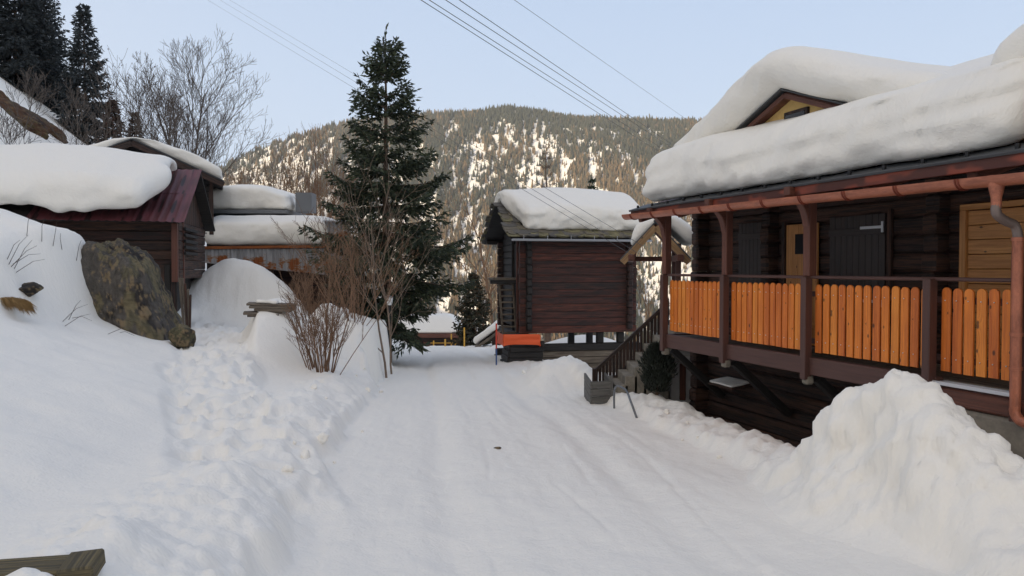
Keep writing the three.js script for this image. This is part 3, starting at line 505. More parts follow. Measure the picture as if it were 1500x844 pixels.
// ---------------------------------------------------------------- entrance stair, canopy and terrace at the chalet's gable end
{
  const g = thing('entrance_canopy', 'small steep gabled wooden canopy over the stair, capped with snow', 'canopy', [at(960, 327, 14.6).x, 0, -14.6], -THREE.MathUtils.degToRad(8));
  const X0 = 0, Y0 = at(960, 327, 14.6).y, half = 0.62, s = 1.08, z0 = 0, z1 = -1.7, a = Math.atan(s), L = half / Math.cos(a);
  for (const q of [-1, 1]) {
    part('rake_board', cbox(L, 0.12, 0.05, 0.006, q + 2), M.rake, g, [X0 + q * half / 2, Y0 - s * half / 2 - 0.08, z0 + 0.03], [0, 0, -q * a]);
    part('canopy_roof', cbox(L + 0.05, 0.05, 1.7, 0.006, q), M.redwood, g, [X0 + q * half / 2, Y0 - s * half / 2 - 0.03, (z0 + z1) / 2], [0, 0, -q * a]);
    part('slate_layer', cbox(L + 0.09, 0.035, 1.78, 0.006, q), M.tile, g, [X0 + q * half / 2, Y0 - s * half / 2 + 0.02, (z0 + z1) / 2], [0, 0, -q * a]);
    part('purlin', cbox(0.12, 0.12, 2.0, 0.01, q), M.redwood, g, [X0 + q * 0.45, Y0 - s * 0.45 - 0.17, (z0 + z1) / 2 + 0.1]);
    for (const z of [z0 - 0.35, z1 + 0.2]) if (q > 0) part('canopy_post', cbox(0.1, Y0 - 0.5, 0.1, 0.008), M.brown, g, [X0 + q * 0.45, (Y0 - 0.55 - 0.1) / 2 + 0.2, z]);
  }
  part('rear_tie', cbox(1.0, 0.1, 0.08, 0.01), M.redwood, g, [X0, Y0 - 0.66, z1 + 0.2]);
  part('canopy_snow', snowSlab(1.15, 0.40, 1.8, 0.2, 0.07, p => { const t = p.y / 0.40, ax = Math.sqrt(p.x * p.x + 0.05 * t * t); p.y *= 1.0 + 0.25 * n2(p.x * 1.6 + 3, p.z * 1.2, 2); p.y += 0.04 * fbm2(p.x * 3, p.z * 3, 3) - 0.95 * ax; p.x += p.x > 0 ? 0.12 * t : 0; }), M.roofSnow, g, [X0 + 0.13, Y0 + 0.06, (z0 + z1) / 2 - 0.1]);
}
{
  // steps fall to the left from the landing
  const g = thing('stone_staircase', 'concrete stair with dark wooden balustrade falling beside the chalet', 'stairs', [0, 0, 0]);
  const D0 = 12.9, D1 = 13.8; const top = [at(972, 0, 13.35).x, 0.42], n = 7, rise = 0.155, tread = 0.155;
  for (let k = 0; k < n; k++) part('step', cbox(tread + 0.06, rise + 0.5, D1 - D0, 0.012, k), M.concrete, g, [top[0] - k * tread, top[1] - k * rise - 0.33, -(D0 + D1) / 2 + (n - k) * 0.0]);
  part('landing', cbox(1.7, 0.2, 2.3, 0.02), M.concrete, g, [top[0] + 0.95, top[1] + 0.07, -14.1]);
  part('stair_base', cbox(1.1, 1.1, 0.9, 0.02), M.concrete, g, [top[0] - 0.52, -1.0, -13.4]);
  const zr = -D1 - 0.02, a = [top[0] + 0.1, top[1] + 0.50, zr], b = [top[0] - n * tread - 0.05, top[1] - n * rise + 0.42, zr];
  bar(g, 'handrail', M.darkLog, a, b, 0.07, 0.06); bar(g, 'stringer', M.darkLog, [a[0], a[1] - 0.52, zr], [b[0], b[1] - 0.52, zr], 0.06, 0.14);
  for (let i = 0; i < 20; i++) { const t = (i + 0.5) / 20; part('baluster', cbox(0.05, 0.48, 0.025, 0.004, i), M.darkLog, g, [mix(a[0], b[0], t), mix(a[1], b[1], t) - 0.25, zr]); }
  part('newel_post', cbox(0.09, 1.0, 0.09, 0.008), M.darkLog, g, [a[0] + 0.04, a[1] - 0.35, zr]); part('newel_post', cbox(0.09, 0.8, 0.09, 0.008), M.darkLog, g, [b[0], b[1] - 0.35, zr]);
}
{
  const g = thing('terrace_wall', 'whitewashed basement wall with brown window frame below the stair landing', 'wall', [0, 0, 0]);
  part('wall_panel', cbox(1.6, 2.1, 0.2, 0.01), M.whitewash, g, [3.52, -0.66, -13.28]);
  part('wall_panel', cbox(1.6, 2.1, 1.6, 0.01), M.whitewash, g, [3.56, -0.66, -14.25]);
  part('lintel', cbox(0.8, 0.12, 0.1, 0.01), M.whitewash, g, [3.0, 0.06, -13.16]); part('window_frame', cbox(0.1, 0.62, 0.06, 0.006), M.redwood, g, [2.92, -0.34, -13.165]); part('window_frame', cbox(0.1, 0.5, 0.06, 0.006), M.redwood, g, [3.2, -0.32, -13.165]);
}
{
  const g = thing('board_planter', 'grey weathered board retaining box at the road edge by the stair', 'planter', [0, 0, 0]);
  const p = at(880, 562, 12.9); p.y -= 0.17;
  for (let k = 0; k < 4; k++) { part('board', cbox(0.36, 0.118, 0.035, 0.005, k), M.greyBoard, g, [p.x - 0.02, p.y + 0.17 - k * 0.125, -12.72 - k * 0.002], [0, 0.30, 0]); part('side_board', cbox(0.035, 0.118, 1.1, 0.005, k), M.greyBoard, g, [p.x + 0.18, p.y + 0.17 - k * 0.125, -13.36]); part('side_board', cbox(0.035, 0.118, 1.1, 0.005, k + 4), M.greyBoard, g, [p.x - 0.18, p.y + 0.17 - k * 0.125, -13.2]); }
  part('corner_post', cbox(0.07, 0.62, 0.07, 0.006), M.greyBoard, g, [p.x + 0.16, p.y, -12.80]);
}
{
  const a = at(901, 566, 12.2), b = at(925, 590, 11.2);
  const m = part('pipe_rail', new THREE.TubeGeometry(new THREE.CatmullRomCurve3([V(a.x, a.y - 0.6, a.z), V(a.x, a.y - 0.05, a.z), V(a.x + 0.03, a.y, a.z), V(a.x + 0.12, a.y - 0.02, a.z + 0.1), V(b.x, b.y, b.z), V(b.x + 0.06, b.y - 0.2, b.z + 0.15)]), 40, 0.017, 8), M.greySheet, scene);
  tag(m, 'bent grey steel pipe handrail poking from the snow by the board box', 'handrail');
}

// ---------------------------------------------------------------- plough pile in front of the balcony
{
  const n = 200, P = [], ix = [], uv = [];
  for (let j = 0; j <= n; j++) for (let i = 0; i <= n; i++) {
    const X = 0.9 + 4.6 * i / n, D = 3.6 + 4.6 * j / n;
    let q = 0.50 * Math.exp(-Math.pow(((X - 2.97) / 0.62) ** 2 + ((D - 6.05) / 0.78) ** 2, 1.5)) + 0.30 * gs(X, D, 3.30, 5.3, 0.7, 0.8) + 0.24 * gs(X, D, 2.75, 5.9, 0.7, 1.0) + 0.30 * gs(X, D, 3.95, 4.9, 0.8, 0.8);
    q -= 0.10; const k = sst(0, 0.3, q);
    q += k * (0.11 * fbm2(X * 1.9, D * 1.9, 3, 101) );
    P.push(X, H(X, D) + q, -D); uv.push(X, D);
  }
  for (let j = 0; j < n; j++) for (let i = 0; i < n; i++) { const a = j * (n + 1) + i; ix.push(a, a + n + 2, a + 1, a, a + n + 1, a + n + 2); }
  const keep = []; for (let k = 0; k < ix.length; k += 3) { const hi = [0, 1, 2].some(t => { const v = ix[k + t]; return P[v * 3 + 1] > H(P[v * 3], -P[v * 3 + 2]) - 0.06; }); if (hi) keep.push(ix[k], ix[k + 1], ix[k + 2]); }
  const g = new THREE.BufferGeometry(); g.setAttribute('position', new THREE.Float32BufferAttribute(P, 3)); g.setAttribute('uv', new THREE.Float32BufferAttribute(uv, 2)); g.setIndex(keep); g.computeVertexNormals();
  { const q = g.attributes.position, nn = g.attributes.normal; for (let i = 0; i < q.count; i++) { const x = q.getX(i), y = q.getY(i), z = q.getZ(i), w = n3(x * 3, y * 3, z * 3) * 0.12, k = sst(-0.02, 0.25, y - H(x, -z)); const d = k * (0.10 * (0.55 - worley3(x * 2.4 + w * 2, y * 2.4, z * 2.4, 5)) + 0.07 * (0.5 - worley3(x * 5.5, y * 5.5 + w * 4, z * 5.5, 6)) + 0.05 * fbm3(x * 8, y * 8, z * 8, 4)); q.setXYZ(i, x + nn.getX(i) * d, y + nn.getY(i) * d, z + nn.getZ(i) * d); } g.computeVertexNormals(); }
  tag(part('snow_pile', g, M.snow, scene), 'tall lumpy heap of ploughed snow in front of the orange balcony', 'snow pile');
}

// ---------------------------------------------------------------- hay barn on stilts
{
  const O = at(770, 489, 22.5), yaw = THREE.MathUtils.degToRad(12), W = 3.25, Dp = 3.5, Hh = 2.78, n = 13, r = mulberry(401);
  const g = thing('hay_barn', 'reddish black log barn on stilts with stone slab roof under thick snow', 'barn', [O.x, O.y, O.z], yaw);
  const b = (nm, w, h, d, x, y, z, m, v = 0, c = 0.006, rot) => part(nm, cbox(w, h, d, c, v), m, g, [x, y, z], rot);
  const ms = [M.barnLog, M.barnLogB, M.barnLogC, M.barnLog, M.barnLogC];
  const lh = Hh / n;
  for (let k = 0; k < n; k++) {
    const y = (k + 0.5) * lh, m = ms[[1, 0, 0, 1, 0, 0, 2, 0, 0, 0, 1, 0, 0][k]];
    b('front_log', W + 0.36 + 0.08 * (r() - 0.5), lh - 0.002, 0.16, W / 2, y, -0.08 + 0.02 * (r() - 0.5), m, k, 0.014);
    b('rear_log', W + 0.36, lh - 0.006, 0.16, W / 2, y, -Dp + 0.08, M.barnLogC, k, 0.028);
    for (const x of [0.08, W - 0.08]) b('side_log', 0.16, lh - 0.006, Dp + 0.36 + 0.1 * (r() - 0.5), x + 0.012 * (r() - 0.5), y + lh * 0.42, -Dp / 2, x < 1 ? M.blackLog : M.barnLogC, k + 20, 0.028);
  }
  // gable boards under the roof
  for (const x of [0.02, W - 0.02]) for (let i = 0; i < 18; i++) { const z = -0.1 - i * (Dp - 0.2) / 17, hh = 1.15 * (1 - Math.abs(z + Dp / 2) / (Dp / 2 + 0.1)); if (hh > 0.06) b('gable_board', 0.03, hh, 0.185, x, Hh + hh / 2, z, M.blackLog, i); }
  // corner posts of peeled wood beside the door
  b('door_post', 0.12, Hh, 0.12, -0.10, Hh / 2, -0.55, M.barnLogB, 3, 0.02); b('door_post', 0.1, Hh, 0.12, -0.06, Hh / 2, -1.5, M.blackLog, 4, 0.02);
  for (let i = 0; i < 6; i++) b('door_board', 0.03, 1.5, 0.135, -0.02, 1.9, -0.70 - i * 0.14, M.blackLog, i);
  // roof
  const ez = 0.45, ey = 2.80, rz = -Dp / 2, ry = 3.98, s = (ry - ey) / (ez - rz), a = Math.atan(s), L = (ez - rz) / Math.cos(a), x0 = -0.55, x1 = W + 0.45;
  const roof = part('roof', cbox(x1 - x0, 0.06, L, 0.006), M.blackLog, g, [(x0 + x1) / 2, (ey + ry) / 2 - 0.06, (ez + rz) / 2], [a, 0, 0]);
  b('roof_back', x1 - x0, 0.06, L, (x0 + x1) / 2, (ey + ry) / 2 - 0.06, 2 * rz - (ez + rz) / 2, M.blackLog, 0, 0.006, [-a, 0, 0]);
  for (const z of [0.2, rz, 2 * rz - 0.2]) b('purlin', x1 - x0 - 0.1, 0.14, 0.14, (x0 + x1) / 2, ry - s * Math.abs(z - rz) - 0.16, z, M.blackLog, 1, 0.02);
  // overlapping stone slabs where the snow leaves them bare: eave courses and the left verge
  const slabG = Array.from({ length: 6 }, (_, i) => { const w = 0.20 + 0.06 * i, d = 0.34, t = 0.022 + 0.012 * (i % 3), sh = new THREE.Shape(), rr = mulberry(50 + i); sh.moveTo(-w / 2, 0); sh.lineTo(w / 2, 0); sh.lineTo(w / 2 - rr() * 0.02, -d * 0.8 - rr() * 0.03); sh.lineTo(w * 0.1, -d - rr() * 0.04); sh.lineTo(-w / 2 + rr() * 0.04, -d * 0.85 - rr() * 0.03); sh.closePath(); const e = new THREE.ExtrudeGeometry(sh, { depth: t, bevelEnabled: true, bevelSize: 0.004, bevelThickness: 0.004, bevelSegments: 1 }); e.rotateX(-Math.PI / 2); return [e, w]; });
  const lay = (x, v, back, ring) => { const [e] = slabG[Math.floor(r() * 6)]; const q = back ? -1 : 1, m = part('stone_slab', e, M.slabs[Math.floor(r() * 3)], g); const z = ez - v * (ez - rz), y = ey + v * (ry - ey); m.position.set(x, y + 0.0 + ring, back ? 2 * rz - z : z); m.rotation.set(q * (a - 0.07), back ? Math.PI : 0, (r() - 0.5) * 0.05); if (back) { m.rotation.set(0, 0, 0); m.rotation.order = 'YXZ'; m.rotation.y = Math.PI; m.rotation.x = a - 0.07; } };
  const rows = (v0, xa, xb, back) => { for (let x = xa; x < xb;) { const w = 0.24 + r() * 0.16; lay(x, v0 + (r() - 0.5) * 0.015, back, (r() - 0.3) * 0.012); x += w * 0.9; } };
  for (const v of [0.155, 0.09, 0.045, 0.0].reverse()) rows(v + 0.12, x0 + 0.1, x1 - 0.08, false);
  for (let v = 0.28; v < 1.0; v += 0.075) { rows(v, x0 + 0.1, x0 + 0.62, false); rows(v, x1 - 0.5, x1 - 0.1, false); }
  for (let v = 0.05; v < 1.0; v += 0.075) rows(v, x0 + 0.1, x0 + 0.5, true);
  part('roof_snow', snowSlab(W + 0.88, 0.72, 4.05, 0.24, 0.07, p => {
    const t = clamp(p.y / 0.72, 0, 1), e = Math.max(Math.abs(p.x) / 1.9, 0);
    p.x += 0.34 * (1 - sst(-2.0, -0.9, p.x)) * sst(0.3, 1.9, p.z) + (e > 0.85 ? 0.06 * fbm2(p.z * 2.5, t * 4, 3, 31) : 0);
    const fr = sst(1.5, 1.95, p.z); p.z += fr * (0.10 * (t - 0.3) + 0.10 * fbm2(p.x * 1.2, t * 2, 3, 33) + 0.05 * fbm2(p.x * 5, t * 6, 2, 34));
    p.y += 0.03 * fbm2(p.x * 1.5, p.z * 1.5, 3, 35) * t;
    const az = Math.sqrt(p.z * p.z + 0.5 * t * t) - 0.25 * t; p.y += -s * 0.98 * az - 0.10 * t * sst(0.3, 1.9, Math.abs(p.x)) ;
  }), M.roofSnow, g, [W / 2 - 0.02, ry + 0.0, rz]);
  // gutter of bright zinc with hooks
  const cg = new THREE.CylinderGeometry(0.055, 0.055, x1 - x0 - 0.05, 10, 1, true, -Math.PI / 2, Math.PI); cg.rotateZ(Math.PI / 2); cg.rotateX(Math.PI / 2);
  const gu = part('gutter', mergeGeometries([cg, moved(new THREE.CylinderGeometry(0.012, 0.012, x1 - x0 - 0.05, 6).rotateZ(Math.PI / 2), 0, 0, 0.055)]), M.zinc, g, [(x0 + x1) / 2, 2.735, ez + 0.10]); M.zinc.side = THREE.DoubleSide;
  for (let i = 0; i < 6; i++) part('gutter_hook', cbox(0.02, 0.12, 0.02, 0.003), M.zinc, gu, [-1.75 + i * 0.7, 0.05, -0.03]);
  // stilts, base beams, crib under the left corner
  b('base_beam', W + 0.5, 0.20, 0.34, W / 2 + 0.1, -0.44, -0.25, M.blackLog, 2, 0.02); b('base_beam', W + 0.5, 0.20, 0.3, W / 2, -0.86, -Dp + 0.2, M.blackLog, 3, 0.02);
  for (const x of [0.25, W - 0.9, W - 0.25]) for (const z of [-0.25, -Dp + 0.2]) { if (x < 1 && z > -1) continue; b('stilt', 0.2, z < -1 ? 0.78 : 0.34, 0.2, x, z < -1 ? -0.39 : -0.17, z, M.blackLog, 1, 0.02); }
  b('sill', 0.3, 0.16, Dp, 0.02, -0.1, -Dp / 2, M.blackLog, 5, 0.02);
  for (let k = 0; k < 4; k++) b('base_beam', W + 0.6, 0.19, 0.3, W / 2 + 0.2, -0.64 - k * 0.2, -0.28 + 0.02 * (k % 2), M.greyWood, k + 6, 0.02); part('footing', cbox(W + 0.5, 0.5, 0.3, 0.03, 3), M.concrete, g, [W / 2 + 0.2, -1.62, -0.3]); part('footing', cbox(W + 0.6, 1.3, 0.3, 0.03, 3), M.concrete, g, [W / 2, -1.61, -Dp + 0.2]);
  for (let k = 0; k < 5; k++) { b('crib_beam', 1.0, 0.155, 0.16, 0.0 - 0.02 * k, -0.28 - k * 0.16, 0.20, M.blackLog, k, 0.02); b('crib_beam', 0.16, 0.155, 0.95, -0.42 - 0.03 * k, -0.24 - k * 0.16, -0.25, M.blackLog, k + 5, 0.02); }
  // ladder up to the gable door
  const A = V(-0.52, -0.15, -0.75), T = V(-0.62, 1.55, -0.95);
  const lad = part('ladder', cbox(0.01, 0.01, 0.01, 0.001), M.greyWood, g);
  for (const dx of [0, 0.42]) bar(lad, 'stile', M.greyWood, [A.x + dx, A.y, A.z], [T.x + dx, T.y + 0.05, T.z], 0.06, 0.05, dx > 0 ? 1 : 2);
  for (let i = 0; i < 9; i++) { const p = A.clone().lerp(T, 0.07 + i * 0.108); part('rung', cbox(0.44, 0.05, 0.09, 0.006, i), M.greyWood, lad, [p.x + 0.21, p.y, p.z]); }
  b('door_landing', 0.75, 0.09, 0.9, -0.42, 1.58, -1.25, M.greyWood, 4, 0.01); b('landing_beam', 0.9, 0.12, 0.12, -0.45, 1.5, -0.82, M.blackLog, 2, 0.015);
}
{ // orange tarpaulin wrapped round the crib
  const O = at(738, 491, 22.2), n = 30, P = [], ix = [], uv = [];
  const pathP = [V(-0.10, 0, -0.75), V(-0.04, 0, 0.0), V(0.02, 0, 0.10), V(0.98, 0, 0.26), V(1.02, 0, 0.22), V(1.05, 0, -0.1)];
  const cv = new THREE.CatmullRomCurve3(pathP, false, 'catmullrom', 0.2);
  for (let j = 0; j <= 10; j++) for (let i = 0; i <= 60; i++) { const u = i / 60, v = j / 10, p = cv.getPoint(u); const f = 0.035 * fbm2(u * 9 + v * 3, v * 4, 3, 55) + 0.02 * n2(u * 26 + v * 4, v * 2, 56); const yt = 0.05 + 0.02 * n2(u * 7, 1) - 0.05 * u, yb = -0.30 + 0.05 * n2(u * 6, 4) - 0.05 * sst(0.8, 1, u); P.push(p.x + f * 0.3, mix(yt, yb, v), p.z + f); uv.push(u, v); }
  for (let j = 0; j < 10; j++) for (let i = 0; i < 60; i++) { const a = j * 61 + i; ix.push(a, a + 61, a + 62, a, a + 62, a + 1); }
  const g = new THREE.BufferGeometry(); g.setAttribute('position', new THREE.Float32BufferAttribute(P, 3)); g.setAttribute('uv', new THREE.Float32BufferAttribute(uv, 2)); g.setIndex(ix); g.computeVertexNormals();
  const m = part('tarpaulin', g, M.orange, scene, [O.x, O.y, O.z], [0, THREE.MathUtils.degToRad(8), 0]); M.orange.side = THREE.DoubleSide; tag(m, 'crumpled orange tarpaulin wrapped round the barn corner crib', 'tarpaulin');
}
{ const O = at(886, 487, 25.5); const g = new THREE.SphereGeometry(0.5, 20, 12, 0, Math.PI * 2, 0, Math.PI / 2); g.scale(0.62, 1.1, 0.5); const P = g.attributes.position; for (let i = 0; i < P.count; i++) P.setX(i, P.getX(i) * (1 + 0.1 * n2(P.getY(i) * 5, P.getZ(i) * 5))); g.computeVertexNormals(); tag(part('covered_bin', g, M.orange, scene, [O.x, H(O.x, 25.5) - 0.02, O.z]), 'rounded bright orange cover standing beneath the barn floor', 'cover'); }
function ringPole(name, label, x, D, y0, y1, rad, mats, cat, group) { const g = thing(name, label, cat, [x, y0, -D], 0, group); const h = y1 - y0; let y = 0; mats.forEach(([m, f, nm]) => { part(nm, new THREE.CylinderGeometry(rad, rad, h * f, 8), m, g, [0, y + h * f / 2, 0]); y += h * f; }); return g; }
{ const a = at(727, 532, 21.6), b = at(727, 474, 21.6); ringPole('snow_pole', 'thin snow marker pole, red above and dark blue below, beside the barn', a.x, 21.6, H(a.x, 21.6) - 0.05, b.y, 0.022, [[M.blue, 0.42, 'lower_band'], [M.red, 0.58, 'upper_band']], 'marker pole'); }
[[651, 492, 33, 'leaning against the dark spruce'], [662, 505, 40, 'before the far snowy house'], [679, 478, 36, 'beside the small spruce crown']].forEach(([px, py, D, w], i) => { const b = at([652, 661, 680][i], [497, 489, 480][i], D); ringPole('snow_pole', ['short yellow marker pole at the end of the road', 'yellow marker pole standing before the far house wall', 'taller yellow marker pole at the foot of the small spruce'][i], b.x, D, H(b.x, D) - 0.1, b.y, 0.035, [[M.yellow, 1, 'shaft']], 'marker pole'); });

// ---------------------------------------------------------------- hut with the dark red metal roof
{
  const yaw = THREE.MathUtils.degToRad(13), C = V(-7.51, 0, -17.3), r = mulberry(501);
  const g = thing('red_roof_hut', 'old timber hut with rusty red metal roof half buried in snow', 'hut', [C.x, 0.05, C.z], yaw);
  const b = (nm, w, h, d, x, y, z, m, v = 0, c = 0.006, rot) => part(nm, cbox(w, h, d, c, v), m, g, [x, y, z], rot);
  const Wd = 5.4, Dp = 3.6;
  b('wall_core', Wd - 0.3, 2.5, Dp - 0.3, -Wd / 2 - 0.05, 1.25, -Dp / 2, M.blackLog);
  for (let k = 0; k < 6; k++) { const y = 1.42 + k * 0.215; b('front_log', Wd, 0.21, 0.14, -Wd / 2, y, -0.07, [M.darkLog, M.barnLogC, M.darkLogB][k % 3], k, 0.02); b('side_log', 0.14, 0.21, Dp, -0.02, y, -Dp / 2, M.darkLogB, k, 0.02); }
  for (let i = 0; i < 12; i++) { const z = -0.15 - i * 0.3, hh = 1.2 * (1 - Math.abs(z + Dp / 2) / (Dp / 2 + 0.1)); b('gable_board', 0.03, hh + 0.02, 0.28, 0.0, 2.62 + hh / 2, z, M.darkLogB, i); }
  b('plaster_wall', 1.05, 1.5, 0.22, -0.98, 0.56, 0.02, M.plaster, 0, 0.03); b('plaster_wall', 3.6, 1.4, 0.2, -3.4, 0.5, -0.04, M.plaster, 1, 0.03); b('plaster_jamb', 0.32, 1.48, 0.26, -0.56, 0.55, 0.03, M.plaster, 2, 0.02);
  for (let i = 0; i < 3; i++) b('door_board', 0.125, 1.75, 0.05, -0.32 + i * 0.13, 0.75, 0.04, [M.darkLogB, M.blackLog, M.barnLogC][i], i);
  b('yellow_board', 0.35, 0.12, 0.03, -1.55, 1.78, 0.02, M.rake, 1); b('yellow_board', 0.28, 0.10, 0.03, -1.45, 1.62, 0.05, M.rake, 2);
  b('corner_post', 0.13, 1.3, 0.13, -0.02, 1.9, 0.1, M.redwood, 1); b('corner_post', 0.1, 1.5, 0.1, 0.02, 1.9, -0.5, M.redwood, 2);
  for (let k = 0; k < 5; k++) b('slatted_vent', 0.05, 0.07, 1.6, 0.1, 1.9 + k * 0.14, -1.2, M.blackLog, k);
  const ez = 0.72, ey = 2.62, rz = -1.55, ry = 3.93, s = (ry - ey) / (ez - rz), a = Math.atan(s), L = (ez - rz) / Math.cos(a), x1 = 0.28, x0 = -6.0;
  const roof = part('roof', cbox(x1 - x0, 0.05, L, 0.004), M.blackLog, g, [(x0 + x1) / 2, (ey + ry) / 2 - 0.06, (ez + rz) / 2], [a, 0, 0]);
  b('roof_back', x1 - x0, 0.05, L, (x0 + x1) / 2, (ey + ry) / 2 - 0.04, 2 * rz - (ez + rz) / 2, M.blackLog, 0, 0.004, [-a, 0, 0]);
  // ribbed sheets
  const sheet = (w, l) => { const P = new THREE.PlaneGeometry(w, l, Math.round(w / 0.02), 6); P.rotateX(-Math.PI / 2); const q = P.attributes.position, U = P.attributes.uv; for (let i = 0; i < q.count; i++) { const x = q.getX(i); q.setY(i, 0.010 * Math.max(-0.3, Math.cos(x * Math.PI * 2 / 0.17)) + 0.012 * n2(x * 2, q.getZ(i) * 2)); U.setXY(i, x, q.getZ(i)); } P.computeVertexNormals(); return P; };
  M.redMetal.side = THREE.DoubleSide;
  for (let i = 0; i < 3; i++) for (const k of [0, 1]) part('metal_sheet', sheet(1.06, L / 2 + 0.08), M.redMetal, roof, [(x1 - x0) / 2 - 0.5 - i * 1.0, 0.045 + 0.016 * (1 - k) + 0.004 * i, (k ? 1 : -1) * L / 4 + (k ? 0.05 : -0.02)], [k ? 0.012 : 0.0, (r() - 0.5) * 0.02, 0]);
  part('roof_snow', snowSlab(5.1, 0.58, 4.3, 0.2, 0.07, p => {
    const t = clamp(p.y / 0.56, 0, 1), ed = sst(2.0, 2.5, p.x);
    p.x += ed * (0.30 * n2(p.z * 0.9 + 2, 1.3, 7) + 0.12 * n2(p.z * 2.6, 4, 8) + 0.06 * Math.sin(t * 3)) + 0.12 * p.z * -0.3 * ed;
    const fr = sst(1.6, 2.1, p.z); p.z += fr * (0.10 * Math.sin(t * 2.8) + 0.16 * fbm2(p.x * 0.9, t, 3, 41) + 0.05 * fbm2(p.x * 3, t * 4, 3, 42)); p.y -= fr * (0.05 + 0.08 * n2(p.x * 1.1, 3, 44) + 0.03 * n2(p.x * 4, 1, 45)) * (1 - t);
    p.y *= 1 + 0.12 * n2(p.x * 0.5, p.z * 0.5, 9); p.y += 0.07 * fbm2(p.x * 0.9, p.z * 0.9, 4, 43) * t;
    const az = Math.sqrt(p.z * p.z + 0.5 * t * t) - 0.3 * t; p.y -= s * az * 0.99 + 0.10 * t * sst(1.0, 2.5, p.x);
  }), M.roofSnow, g, [-2.85, ry + 0.045, rz + 0.33]);
  // poles leaning at the corner
  const lean = part('leaning_poles', cbox(0.05, 1.2, 0.05, 0.01), M.greyWood, g, [0.14, 0.75, 0.25], [0.08, 0, 0.05]); for (let i = 0; i < 4; i++) part('pole', cbox(0.045, 1.25 - i * 0.13, 0.05, 0.012, i), [M.greyWood, M.darkLogB][i % 2], lean, [0.055 + i * 0.035, -0.03 - i * 0.06, 0.02 * (i % 2)], [0, 0, -0.03 * i]);
}
{ // dark gabled hut behind
  const P = at(198, 208, 22), g = thing('gabled_hut', 'black timber gabled hut with curved snowy roof behind the red roofed hut', 'hut', [P.x, 1.2, -22], THREE.MathUtils.degToRad(20));
  const ry = P.y - 1.2 - 0.05, s = 0.45, half = 2.35, a = Math.atan(s), L = half / Math.cos(a);
  const b = (nm, w, h, d, x, y, z, m, v = 0, c = 0.006, rot) => part(nm, cbox(w, h, d, c, v), m, g, [x, y, z], rot);
  b('plinth', 3.4, 2.4, 3.6, -0.3, 0.2, -2.2, M.plaster, 0, 0.03);
  for (let k = 0; k < 10; k++) { const y = 1.5 + k * 0.18; b('front_log', 4.0, 0.172, 0.14, 0, y, -0.3, [M.blackLog, M.darkLog][k % 2], k, 0.02); b('side_log', 0.14, 0.172, 4.0, 1.95, y, -2.2, M.blackLog, k, 0.02); }
  for (let i = 0; i < 15; i++) { const x = -1.85 + i * 0.265, hh = ry - s * Math.abs(x) - 3.2; if (hh > 0.05) b('gable_board', 0.285, hh, 0.04, x, 3.2 + hh / 2, -0.26, M.blackLog, i); }
  b('corner_board', 0.12, 1.9, 0.14, 2.04, 2.35, -0.2, M.darkLog, 1);
  for (const q of [-1, 1]) {
    b('roof', L, 0.08, 4.9, q * half / 2, ry - s * half / 2, -2.1, M.blackLog, q, 0.006, [0, 0, -q * a]);
    b('barge_board', L + 0.05, 0.16, 0.04, q * (half / 2 + 0.02), ry - s * half / 2 - 0.07, 0.38, M.darkLog, q + 3, 0.006, [0, 0, -q * a]);
    b('slate_edge', L + 0.06, 0.035, 0.5, q * (half / 2 + 0.03), ry - s * half / 2 + 0.05, 0.14, M.tile, q + 3, 0.004, [0, 0, -q * a]);
  }
  part('roof_snow', snowSlab(4.6, 0.3, 4.6, 0.12, 0.08, p => { const t = clamp(p.y / 0.3, 0, 1), ax = Math.sqrt(p.x * p.x + 0.9 * t * t) - 0.4 * t; p.y *= 1 + 0.3 * n2(p.x * 0.7, p.z * 0.7, 3); p.y += 0.05 * fbm2(p.x * 2, p.z * 2, 3) * t - s * ax; p.z += sst(1.7, 2.3, p.z) * 0.1 * fbm2(p.x * 2, t * 2, 3); }), M.roofSnow, g, [0.05, ry + 0.06, -2.05]);
}
